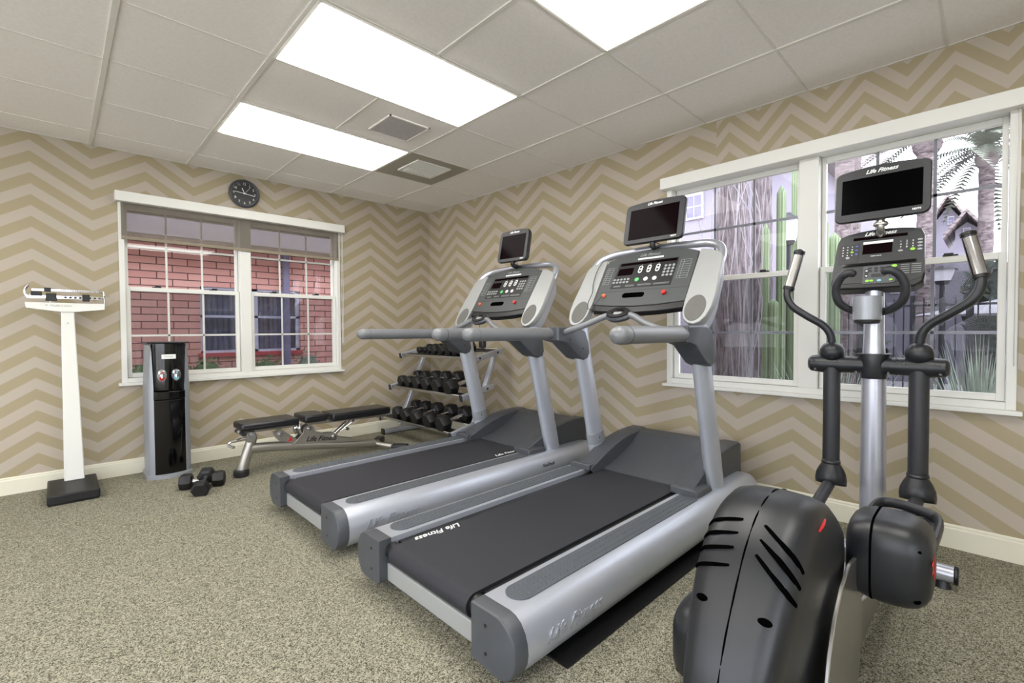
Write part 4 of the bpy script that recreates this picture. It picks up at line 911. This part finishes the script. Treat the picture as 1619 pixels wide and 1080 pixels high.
# TV of the elliptical
tl2 = radians(8); vN = Vector((-cos(tl2), 0, sin(tl2))); vV = Vector((sin(tl2), 0, cos(tl2))); vC = Vector((-.525, EY-.022, 1.742))
vo = []
for x, y in rrect(.350, .245, .028, 6): vo.append((x, y))
vo = vo[:7]+[(.147-.294*i/10, .1225+.013*(1-(i/5-1)**2)) for i in range(1, 10)]+vo[7:]
b = new(); loft(b, [[vC+eU*x*k+vV*y*k+vN*o for x, y in vo] for o, k in ((-.045, .86), (-.036, .95), (-.012, 1), (.0, 1), (.005, .98))]); tv = mk('monitor', b, M['pblack'], t, ang=50)
b = new(); plate(b, vC-vV*.006, eU, vV, vN, [(-.147, -.080), (.147, -.080), (.147, .088), (-.147, .088)], .003, .0062); mk('screen', b, M['screenb'], tv, False)
b = new(); text_bm(b, 'Life Fitness', vC+vV*.106+vN*.0056, eU, vV, .026, .0006, .4, bold=.0006); text_bm(b, 'HDTV', vC+eU*.128-vV*.102+vN*.0056, eU, vV, .011, .0005, 0, bold=.0005); mk('monitor_lettering', b, M['white'], tv, False)
b = new(); tube(b, [vC-vV*.11-vN*.03, vC-vV*.16-vN*.03, eC+eV*.10-eN*.04], .016, 14, 3); ellipsoid(b, vC-vV*.140-vN*.03, .022, .03, .016); mk('monitor_stalk', b, M['steel'], t)
# rear drive housing
HY = EY+.024
hp = [(-2.20, .03), (-2.245, .10), (-2.25, .20), (-2.225, .32), (-2.18, .42), (-2.12, .51), (-2.06, .585), (-1.99, .640), (-1.92, .668), (-1.84, .675), (-1.75, .655), (-1.66, .61), (-1.58, .55), (-1.52, .50), (-1.47, .41), (-1.45, .30), (-1.455, .18), (-1.50, .08), (-1.60, .03)]
hc = Vector((-1.86, .34))
def hw(z): return .080+.038*max(0, min(1, (z-.12)/.42))
b = new(); rings = []
for f, k in ((-1.0, .74), (-.985, .83), (-.93, .91), (-.80, .965), (-.55, .99), (-.2, 1.0), (0, 1.003), (.2, 1.0), (.55, .99), (.80, .965), (.93, .91), (.985, .83), (1.0, .74)):
    rings.append([Vector((hc.x+(x-hc.x)*k, HY+f*hw(z), hc.y+(z-hc.y)*(k if z > .2 else 1))) for x, z in smoothp([(p[0], 0, p[1]) for p in hp], 3) and [(q.x, q.z) for q in smoothp([(p[0], 0, p[1]) for p in hp], 3)]])
loft(b, rings); hs = mk('drive_housing', b, M['pblack'], t, ang=60)
def hsurf(i, f, lift=.002):
    """point on the housing skin; i = position along side profile, f = lateral -1..1"""
    ks = [(0, 1.003), (.2, 1.0), (.55, .99), (.80, .965), (.93, .91), (.985, .83), (1.0, .74)]
    a = abs(f)
    for (f0, k0), (f1, k1) in zip(ks, ks[1:]):
        if f0 <= a <= f1: k = k0+(k1-k0)*(a-f0)/(f1-f0); break
    i0 = int(i); fr_ = i-i0; x = hp[i0][0]*(1-fr_)+hp[min(i0+1, 18)][0]*fr_; z = hp[i0][1]*(1-fr_)+hp[min(i0+1, 18)][1]*fr_
    v = Vector((x-hc.x, z-hc.y)).normalized()*lift
    return Vector((hc.x+(x-hc.x)*k+v.x, HY+f*(hw(z)+lift), hc.y+(z-hc.y)*k+v.y))
b = new(); tube(b, [hsurf(i/2, 0, .0005) for i in range(3, 27)], .0022, 6, 3); mk('housing_seam', b, M['void'], hs)
for s in (-1, 1):
    b = new()
    for q in range(4 if s > 0 else 3):
        i = 6.9-q*.46; pts = [hsurf(i-(.3 if s > 0 else 1.0)*(ff-.2), s*ff, .0002) for ff in (.22, .4, .6, .78, .9, .97)]
        tube(b, pts, lambda u: .0085*(.35+.65*sin(pi*min(max(u, .02), .98))**.4), 8, 4, flat=.55)
    mk('cooling_vents', b, M['void'], hs)
    b = new(); p = hsurf(4.6, s*.62, -.002); ellipsoid(b, p, .010, .017, .009); mk('screw_recess', b, M['void'], hs)
b = new(); p = hsurf(9.2, -.965, .001); q = hsurf(8.2, -.985, .001); tube(b, [p.lerp(q, u/4) for u in range(5)], lambda u: .0045*sin(pi*(.1+.8*u))+.001, 8, 2, flat=.5); mk('red_badge', b, M['red'], hs)
# crank pods, pedals
def pod(cx, cz, s, L, Hh, Wd, cy):
    rings = []
    for f, k in ((-1, .62), (-.93, .80), (-.75, .92), (-.45, .985), (-.1, 1), (.0, 1.0), (.25, .995), (.5, .97), (.72, .91), (.88, .80), (.97, .66), (1, .52)):
        ring_ = []
        for i in range(36):
            a = 2*pi*i/36; e = .55; c1, s1 = cos(a), sin(a)
            ring_.append(Vector((cx+L/2*k*(1 if c1 >= 0 else -1)*abs(c1)**e, EY+s*(cy+f*Wd/2), cz+Hh/2*k*(1 if s1 >= 0 else -1)*abs(s1)**e)))
        rings.append(ring_)
    b = new(); loft(b, rings); p = mk('crank_cover', b, M['pblack'], t, ang=60)
    b = new(); rings = []
    for f in (-.36, -.30):
        rings.append([Vector((cx+L/2*1.002*(1 if cos(a) >= 0 else -1)*abs(cos(a))**.55, EY+s*(cy+f*Wd/2), cz+Hh/2*1.002*(1 if sin(a) >= 0 else -1)*abs(sin(a))**.55)) for a in (2*pi*i/36 for i in range(36))])
    loft(b, rings); mk('cover_seam', b, M['void'], p)
    for dx, dz in ((-.40, .26), (-.40, -.30)):
        b = new(); ellipsoid(b, (cx+L*dx, EY+s*(cy+Wd*.34), cz+Hh*dz), .010, .012, .009); mk('screw_recess', b, M['void'], p)
    b = new(); text_bm(b, 'LF', (cx-.02, EY+s*(cy+Wd/2+.001), cz), (-s*-1, 0, 0), (0, 0, 1), .10, .0008, .4); mk('cover_emblem', b, M['red'], p, False)
    return p
pod(-1.40, .415, -1, .25, .255, .205, .175)
pod(-1.74, .140, 1, .34, .262, .235, .200)
for s, x0, x1, z in ((-1, -1.30, -.98, .425), (1, -1.62, -1.30, .215)):
    y0, y1 = EY+s*.085, EY+s*.265
    b = new(); box(b, x0, x1, min(y0, y1), max(y0, y1), z-.02, z); pe = mk('foot_pedal', b, M['plasd'], t, True, .008, 3)
    path = [(x0, y0, z+.015), (x1-.05, y0, z+.025), (x1, y0+s*.05, z+.03), (x1, y1-s*.05, z+.02), (x1-.05, y1, z+.01), (x0, y1, z+.005)]
    b = new(); tube(b, path, .012, 10, 6, flat=1.6); mk('pedal_rim', b, M['plasd'], pe)
    b = new()
    for k in range(8): box(b, x0+.04+k*.04, x0+.055+k*.04, min(y0, y1)+.02, max(y0, y1)-.02, z, z+.003)
    mk('tread_ribs', b, M['black'], pe, False)
# silver side plates beside the housing
for s in (-1,):
    pp = [(-1.60, .43), (-1.70, .40), (-1.78, .345), (-1.835, .27), (-1.87, .18), (-1.885, .09), (-1.885, .015), (-1.455, .015), (-1.435, .12), (-1.425, .26), (-1.43, .36), (-1.50, .42)]
    b = new(); prism(b, pp, 'y', EY+s*.098, EY+s*.108); mk('side_plate', b, M['steel'], t, True, .002, 1)
    b = new(); prism(b, [(-1.43, .20), (-1.30, .19), (-1.05, .13), (-.60, .115), (-.60, .06), (-1.44, .02)], 'y', EY+s*.075, EY+s*.088); mk('frame_rail', b, M['steel'], t, True, .003, 1)

# ================================================================ OUTSIDE
def st2(name, bm, m, **k): return struct(name, bm, m, smooth=False, **k)
b = new(); box(b, .15, 45, -40, 40, -.25, -.12); box(b, -30, .15, .15, 12, -.25, -.12); st2('ground', b, M['gravel'])
b = new(); box(b, -30, XL-.12, -40, 0, -.14, -.10); box(b, XL-.12, 0, -40, YN-.12, -.14, -.10); st2('bounce_terrace', b, M['paving'])  # unseen pale slab added to bounce daylight up to the ceiling
b = new(); box(b, 1.2, 3.4, -5.6, -4.3, -.12, -.10); box(b, 3.4, 14, -5.2, -2.2, -.12, -.10); st2('patio', b, M['patio'])
# eave of this building above the brick-view window: pale soffit
# brick building seen through the back window
BW = 2.0
t = thing('brick_building', (-2.0, BW, 0), 'red brick building with a curtained window outside the left-hand window', 'building')
wx0, wx1, wz0, wz1 = -1.98, -.80, .86, 1.68
b = new(); box(b, -7, wx0, BW, BW+.3, -.12, 3.2); box(b, wx1, 5, BW, BW+.3, -.12, 3.2); box(b, wx0, wx1, BW, BW+.3, -.12, wz0); box(b, wx0, wx1, BW, BW+.3, wz1, 3.2); mk('brick_wall', b, M['brick'], t, False)
b = new(); box(b, -7, 5, BW-.55, BW-.5, 2.16, 2.5); box(b, -7, 5, BW-.55, BW, 2.35, 2.40); mk('eave', b, M['stucco'], t, False)
b = new(); box(b, wx0-.03, wx1+.03, BW-.03, BW, wz0-.05, wz0); mk('brick_sill', b, M['sill'], t, False)
b = new(); m_ = (wx0+wx1)/2
for q in ((wx0, wx0+.05), (m_-.06, m_+.06), (wx1-.05, wx1)): box(b, *q, BW+.03, BW+.09, wz0, wz1)
for z in (wz0, 1.30, wz1-.03): box(b, wx0, wx1, BW+.03, BW+.09, z, z+.03)
wf = mk('window_frame', b, M['bluefr'], t, False)
b = new()
N_ = 60; pts0 = [Vector((wx0+(wx1-wx0)*i/N_, BW+.16+.012*sin(i*1.3)+.008*sin(i*.7), wz0)) for i in range(N_+1)]
loft(b, [pts0, [p+Vector((0, 0, wz1-wz0)) for p in pts0]], closed=False); mk('curtain', b, M['curtain'], wf)
b = new(); box(b, wx0, wx1, BW+.05, BW+.055, wz0, wz1); mk('glass_pane', b, glass('far_glass', (.8, .82, .9), .15), wf, False)
b = new(); cyl(b, (-1.0, BW-.06, -.1), (-1.0, BW-.06, 2.35), .045, n=12); mk('downspout', b, M['pipe'], t)
b = new(); box(b, -.30, -.18, BW-.10, BW-.0, -.1, 2.4); mk('corner_board', b, M['bluefr'], t, False)
def leaves(bm, c, rad, n, size, seed=1, box_=None, flatten=1.0):
    rnd = random.Random(seed); c = Vector(c)
    for _ in range(n):
        if box_: p = Vector((rnd.uniform(box_[0], box_[1]), rnd.uniform(box_[2], box_[3]), rnd.uniform(box_[4], box_[5])))
        else:
            v = Vector((rnd.gauss(0, 1), rnd.gauss(0, 1), rnd.gauss(0, 1))).normalized()*(rnd.random()**.4)
            p = c+Vector((v.x*rad, v.y*rad, v.z*rad*flatten))
        a = Vector((rnd.uniform(-1, 1), rnd.uniform(-1, 1), rnd.uniform(-1, 1))).normalized(); q = a.orthogonal().normalized(); s = size*rnd.uniform(.6, 1.3)
        vs = [bm.verts.new(p+a*s), bm.verts.new(p+q*s*.45), bm.verts.new(p-a*s), bm.verts.new(p-q*s*.45)]; bm.faces.new(vs)
def bush(x, y, r, h, label, m='leaf', seed=1, n=900, size=.03, z=-.12):
    b = new(); ellipsoid(b, (x, y, z+h*.48), r*.85, r*.85, h*.44, 12, 8); leaves(b, (x, y, z+h/2), r, n, size, seed, flatten=h/(2*r))
    o = mk('garden_shrub', b, M[m], None, False); return tag(center_origin(o), label, 'shrub', 'shrubs outside')
bush(-2.55, 1.55, .28, 1.0, 'small green shrub at the foot of the brick wall, left of the water dispenser', seed=3, n=700)
bush(-2.0, 1.6, .28, .98, 'small green shrub at the foot of the brick wall, right of the water dispenser', seed=5, n=700)
bush(-1.35, 1.65, .25, .96, 'small green shrub below the middle of the curtained window', seed=6, n=600)
bush(-.85, 1.6, .24, 1.0, 'small grey-green shrub by the downspout', 'leafg', seed=7, n=500)
def yat(u, x):      # y on plane x seen at picture column u (layout of the garden)
    a = YAW+math.atan((u-810.8)/740.8); return -4.762+(x+3.247)/math.tan(a)
def zat(v, x, y):
    dep = (x+3.247)*sin(YAW)+(y+4.762)*cos(YAW); return 1.121-(v-522)/740.8*dep
def tk(u, v, x): y = yat(u, x); return (x, y, zat(v, x, y))
def palm(x, y, r0, r1, zc, label, crown=0, m='bark', lean=0, fr_n=46, fl=1.6, seed=1, nm='palm_tree'):
    t = thing(nm, (x, y, -.12), label, 'tree', 'trees outside')
    rnd = random.Random(seed); b = new(); rings = []; N = 40
    for i in range(N+1):
        u = i/N; z = -.12+(zc+.12)*u; r = r0+(r1-r0)*min(1, u*1.6)**.6
        rings.append([(x+lean*u+r*(1+.09*rnd.uniform(-1, 1))*cos(a), y+r*(1+.09*rnd.uniform(-1, 1))*sin(a), z) for a in (2*pi*k/22 for k in range(22))])
    loft(b, rings); mk('trunk', b, M[m], t, True, ang=60)
    if crown:
        b = new(); ellipsoid(b, (x+lean, y, zc+.05), r1*1.6, r1*1.6, .22, 14, 8); mk('crown_boss', b, M['bark2'], t)
        b = new()
        for k in range(fr_n):
            az = rnd.uniform(0, 2*pi); el = rnd.uniform(-.5, 1.35); L = fl*rnd.uniform(.75, 1.1); h0 = Vector((cos(az), sin(az), 0)); p = Vector((x+lean, y, zc+.25)); prev = None
            side = Vector((-sin(az), cos(az), 0)); S = 12
            for s in range(S+1):
                u = s/S; q = p+h0*L*u*cos(el)+Vector((0, 0, L*(u*sin(el)-.45*u*u)))
                if prev is not None:
                    w2 = .006*(1-u)+.002; bm_v = [b.verts.new(prev+side*w2), b.verts.new(prev-side*w2), b.verts.new(q-side*w2), b.verts.new(q+side*w2)]; b.faces.new(bm_v)
                    for sg in (-1, 1):
                        for e in (0, .5):
                            pp = prev.lerp(q, e); ll = .24*L/1.6*sin(pi*min(.98, u*.9+.08))**.6; tip = pp+side*sg*ll*.8+h0*ll*.5+Vector((0, 0, -ll*.25)); dw = (q-prev)*.18
                            b.faces.new([b.verts.new(pp-dw), b.verts.new(tip), b.verts.new(pp+dw)])
                prev = q
        mk('fronds', b, M['palmleaf'], t, False)
    return t
# window 2, left unit: shaggy trunks and cacti
palm(2.2, yat(1158, 2.2), .26, .135, 6, 'thick shaggy grey palm trunk left of the cacti', 0, seed=2)
palm(3.2, yat(1203, 3.2), .17, .10, 6, 'slimmer shaggy palm trunk between the thick trunk and the cacti', 0, seed=3)
palm(1.7, yat(1124, 1.7), .12, .05, 1.35, 'broken low trunk left of the thick shaggy palm trunk', 0, seed=4, nm='tree_stump')
palm(6.0, yat(1333, 6), .15, .115, 9, 'palm trunk behind the top left of the elliptical screen', 0, m='bark2', seed=5)
palm(6.5, yat(1352, 6.5), .07, .055, 9, 'thin palm trunk behind the top of the elliptical screen', 0, m='bark2', seed=6)
palm(9.0, yat(1556, 9), .17, .105, zat(262, 9, yat(1556, 9)), 'tall palm tree with a full crown at the right edge of the window', 1, m='bark2', seed=7, fr_n=60, fl=1.5, lean=-.05)
palm(7.5, yat(1462, 7.5), .16, .13, zat(240, 7.5, yat(1462, 7.5)), 'palm tree with its shaggy crown right above the elliptical screen', 1, m='bark2', seed=8, fr_n=16, fl=1.1)
def cactus(x, y, top, r, label, arms=(), seed=1, bend=0):
    t = thing('columnar_cactus', (x, y, -.12), label, 'cactus', 'tall cacti outside')
    def col(path, r, nm):
        P = smoothp(path, 6); b = new(); rings = []; a_ = None; L = len(P)
        for i, p in enumerate(P):
            d = (P[min(i+1, L-1)]-P[max(i-1, 0)]).normalized()
            a_, b_ = frame(d) if a_ is None else ((a_-d*a_.dot(d)).normalized(), None)
            b_ = a_.cross(d).normalized()
            u = i/(L-1); q = r*(1 if u < .93 else math.sqrt(max(.02, 1-((u-.93)/.07)**2)))
            rings.append([p+(a_*cos(t_)+b_*sin(t_))*q*(1+.10*cos(9*t_)) for t_ in (2*pi*k/36 for k in range(36))])
        loft(b, rings); mk(nm, b, M['cactus'], t, True, ang=60)
    col([(x, y, -.12), (x+bend*.3, y+bend, top*.4), (x, y, top*.7), (x, y, top)], r, 'stem')
    for dy, z0, z1, ra in arms: col([(x, y, z0), (x, y+dy*.7, z0+.05), (x, y+dy, z0+.3), (x, y+dy, (z0+z1)/2), (x, y+dy, z1)], ra, 'arm')
    return t
for u, x, vt, r, arms, lb in ((1234, 3.4, 298, .052, (), 'tallest ribbed green cactus left of the lamp post'), (1210, 2.9, 357, .036, (), 'shorter ribbed cactus just right of the slimmer palm trunk'),
        (1257, 4.2, 200, .055, (), 'ribbed cactus against the white window mullion'), (1222, 2.4, 475, .05, (), 'low bent cactus at the foot of the tall ones'), (1252, 2.6, 440, .045, (), 'yellowish low cactus at the right of the left-hand pane'),
        (1318, 4.6, 372, .07, (), 'ribbed cactus right of the mullion, beside the elliptical screen'), (1304, 4.4, 350, .035, (), 'thin cactus right beside the mullion')):
    y = yat(u, x); cactus(x, y, zat(vt, x, y), r, lb, arms)
# pale leafless branches
t = thing('ocotillo', (1.9, yat(1118, 1.9), -.12), 'pale thin bare-branched shrub left of the shaggy trunks', 'shrub')
b = new(); rnd = random.Random(5)
for k in range(16):
    x = 1.7+rnd.uniform(-.2, .6); y = yat(rnd.uniform(1105, 1195), x); p = [(x, y, -.1)]
    for s in range(1, 6): p.append((x+rnd.uniform(-.12, .12)*s*.5, y+rnd.uniform(-.10, .10)*s*.5, -.1+s*.75))
    tube(b, p, lambda u: .0055*(1-u*.6), 5, 4)
mk('branches', b, M['twig'], t)
def lamp(u, x, vt, vb, label, sc=1.0):
    y = yat(u, x); zt = zat(vt, x, y); zb = zat(vb, x, y)
    t = thing('lamp_post', (x, y, -.12), label, 'lamp post', 'lamp posts outside')
    h = zt-zb; b = new(); cyl(b, (x, y, -.12), (x, y, zb), .035*sc, .028*sc, 12); cyl(b, (x, y, zb-.02), (x, y, zb+.03), .06*sc, .08*sc, 12); mk('pole', b, M['iron'], t)
    b = new(); loft(b, [[(x+r*cx_, y+r*cy_, z) for cx_, cy_ in ((1, 1), (-1, 1), (-1, -1), (1, -1))] for z, r in ((zb+.03, .07*sc), (zt-h*.25, .11*sc))]); mk('lantern_glass', b, M['lampglass'], t, False)
    b = new(); loft(b, [[(x+r*cx_, y+r*cy_, z) for cx_, cy_ in ((1, 1), (-1, 1), (-1, -1), (1, -1))] for z, r in ((zt-h*.25, .14*sc), (zt-h*.12, .07*sc), (zt, .02*sc))]); mk('lantern_roof', b, M['iron'], t, False)
lamp(1246, 4.0, 340, 388, 'black lantern post behind the cacti')
lamp(1489, 5.5, 425, 452, 'lantern post outside right of the elliptical console', 1.1)
# iron fence
t = thing('iron_fence', (5.5, -4.4, -.12), 'black iron picket fence across the garden', 'fence')
fx = 5.6; ya, yb_ = yat(1290, fx), yat(1640, fx); zt, zb = 1.52, .05
b = new(); y = ya; 
while y > yb_: box(b, fx-.008, fx+.008, y-.008, y+.008, zb, zt+.02); y -= .11
mk('pickets', b, M['iron'], t, False)
b = new(); box(b, fx-.015, fx+.015, yb_, ya, zt-.10, zt-.07); box(b, fx-.015, fx+.015, yb_, ya, zb+.05, zb+.08); mk('rails', b, M['iron'], t, False)
for k in range(5):
    y = ya+(yb_-ya)*k/4; b = new(); box(b, fx-.03, fx+.03, y-.03, y+.03, -.12, zt+.06); mk('post', b, M['iron'], t, False)
# tall grass clumps
def clump(x, y, h, n, label, m='grass', seed=1, spread=.5):
    b = new(); rnd = random.Random(seed)
    for _ in range(n):
        az = rnd.uniform(0, 2*pi); L = h*rnd.uniform(.7, 1.15); sp = spread*rnd.random()**.7; d = Vector((cos(az)*sp, sin(az)*sp, 1)).normalized(); p = Vector((x+rnd.uniform(-.05, .05), y+rnd.uniform(-.05, .05), -.12)); side = d.cross(Vector((cos(az), sin(az), .1))).normalized(); wv = .007
        q = p+d*L*.6; r = q+(d+Vector((cos(az), sin(az), 0))*.12*sp).normalized()*L*.4
        v = [b.verts.new(p+side*wv), b.verts.new(p-side*wv), b.verts.new(q-side*wv), b.verts.new(q+side*wv), b.verts.new(r)]
        b.faces.new(v[:4]); b.faces.new((v[3], v[2], v[4]))
    o = mk('tall_grass', b, M[m], None, False); return tag(center_origin(o), label, 'grass clump', 'grass clumps outside')
clump(2.3, yat(1552, 2.3), 1.12, 170, 'big grey-green fan of tall grass at the right of the right-hand pane', seed=2, spread=.62)
clump(1.4, yat(1315, 1.4), 1.05, 120, 'pale wispy grass clump right of the mullion, behind the left swing arm', seed=3, spread=.7)
clump(1.3, yat(1262, 1.3), .85, 160, 'green grass tuft at the lower right corner of the left-hand pane', 'leaf', seed=4, spread=.7)
clump(1.1, yat(1085, 1.1), .95, 110, 'pale grass at the far left edge of the palm-view window', seed=6, spread=.8)
bush(2.0, yat(1428, 2.0), .25, .62, 'low green shrub between the swing arms of the elliptical', 'leafg', 9, 1000)
bush(2.4, yat(1478, 2.4), .26, .52, 'bright green shrub just right of the right swing arm', 'leaf', 10, 900)
bush(3.6, yat(1585, 3.6), .30, .62, 'yellowish round shrub behind the tall grass', 'leaf', 11, 300, .07)
for u, x, r, z0, h, lb, sd_ in ((1580, 8.3, .50, .7, 1.6, 'dark leafy tree behind the fence at the right edge', 12), (1340, 6.9, .55, 0, 1.35, 'dark hedge behind the left handle of the elliptical', 14)):
    y = yat(u, x); b = new(); ellipsoid(b, (x, y, z0+h*.45), r*.75, r*.75, h*.42, 12, 8); leaves(b, (x, y, z0+h/2), r, 450, .16, sd_, flatten=h/(2*r)); cyl(b, (x, y, -.12), (x, y, z0+h*.3), .1)
    tag(center_origin(mk('leafy_tree', b, M['leafd'], None, False)), lb, 'tree', 'trees outside')
# houses
def house(x, u0, u1, vtop, label, depth=6, roof='flat', m='stucco', wins=(), vr=None):
    y0, y1 = yat(u1, x), yat(u0, x); zt = zat(vtop, x, (y0+y1)/2)
    t = thing('house', (x+depth/2, (y0+y1)/2, -.12), label, 'house', 'houses outside')
    b = new(); box(b, x, x+depth, y0, y1, -.12, zt); mk('walls', b, M[m], t, False)
    if roof == 'gable':
        ym = (y0+y1)/2; zr = zat(vr, x, ym); e = .2
        b = new(); prism(b, [(y0, zt), (y1, zt), (ym, zr-.1)], 'x', x+.0, x+depth); mk('gable', b, M[m], t, False)
        b = new(); prism(b, [(y0-e, zt-.22), (ym, zr+.08), (y1+e, zt-.22), (y1+e, zt-.12), (ym, zr+.18), (y0-e, zt-.12)], 'x', x-.4, x+depth+.2); mk('roof', b, M['rtile'], t, False)
    elif roof == 'slope':
        b = new(); prism(b, [(x-.5, zt-.1), (x+depth/2, zt+1.6), (x+depth+.5, zt-.1)], 'y', y0-.5, y1+.5); mk('roof', b, M['rtile'], t, False)
        b = new(); box(b, x-.52, x-.46, y0-.5, y1+.5, zt-.28, zt-.08); mk('fascia', b, M['paint'], t, False)
    for wu0, wu1, wv0, wv1 in wins:
        wy0, wy1 = yat(wu1, x), yat(wu0, x); ym = (wy0+wy1)/2; z1_, z0_ = zat(wv0, x, ym), zat(wv1, x, ym)
        b = new(); box(b, x-.06, x+.02, wy0, wy1, z0_, z1_); wn = mk('window', b, M['paint'], t, False)
        b = new(); q = .12
        for cc in (0, 1):
            for r_ in (0, 1):
                yy0 = wy0+(wy1-wy0)*(.08+.44*cc); yy1 = yy0+(wy1-wy0)*.38; zz0 = z0_+(z1_-z0_)*(.08+.44*r_); box(b, x-.075, x-.055, yy0, yy1, zz0, zz0+(z1_-z0_)*.38)
        mk('window_glass', b, M['pipe'], wn, False)
house(7.0, 1040, 1262, 258, 'pale lavender building behind the shaggy trunks and cacti', 5, 'slope', 'stucco', ((1172, 1182, 300, 350), (1085, 1112, 310, 350)))
house(14.0, 1270, 1345, 300, 'pale house with a tiled roof left of the elliptical screen', 5, 'slope', 'stucco', ())
house(15.0, 1478, 1516, 352, 'gabled house with tiled roof between the elliptical screen and the tall palm', 5, 'gable', 'stucco', ((1496, 1506, 348, 360),), vr=325)
house(12.6, 1508, 1545, 368, 'smaller gabled house front beside the trunk of the tall palm', 1.6, 'gable', 'stucco', ((1520, 1532, 366, 376),), vr=350)
house(10.5, 1395, 1560, 436, 'long low grey building behind the iron fence', 1.4, 'flat', 'stucco2', ((1408, 1426, 455, 468),))
# garden parasol and pots behind the fence
x = 6.6; y = yat(1580, x); z = zat(478, x, y)
t = thing('garden_parasol', (x, y, -.12), 'pale garden parasol behind the fence at the right edge', 'parasol')
b = new(); loft(b, [[(x+r*cos(a), y+r*sin(a), zz) for a in (2*pi*i/8 for i in range(8))] for zz, r in ((z-.22, 1.0), (z, .03))]); mk('canopy', b, M['umb'], t, False)
b = new(); cyl(b, (x, y, -.12), (x, y, z), .025); mk('pole', b, M['iron'], t)
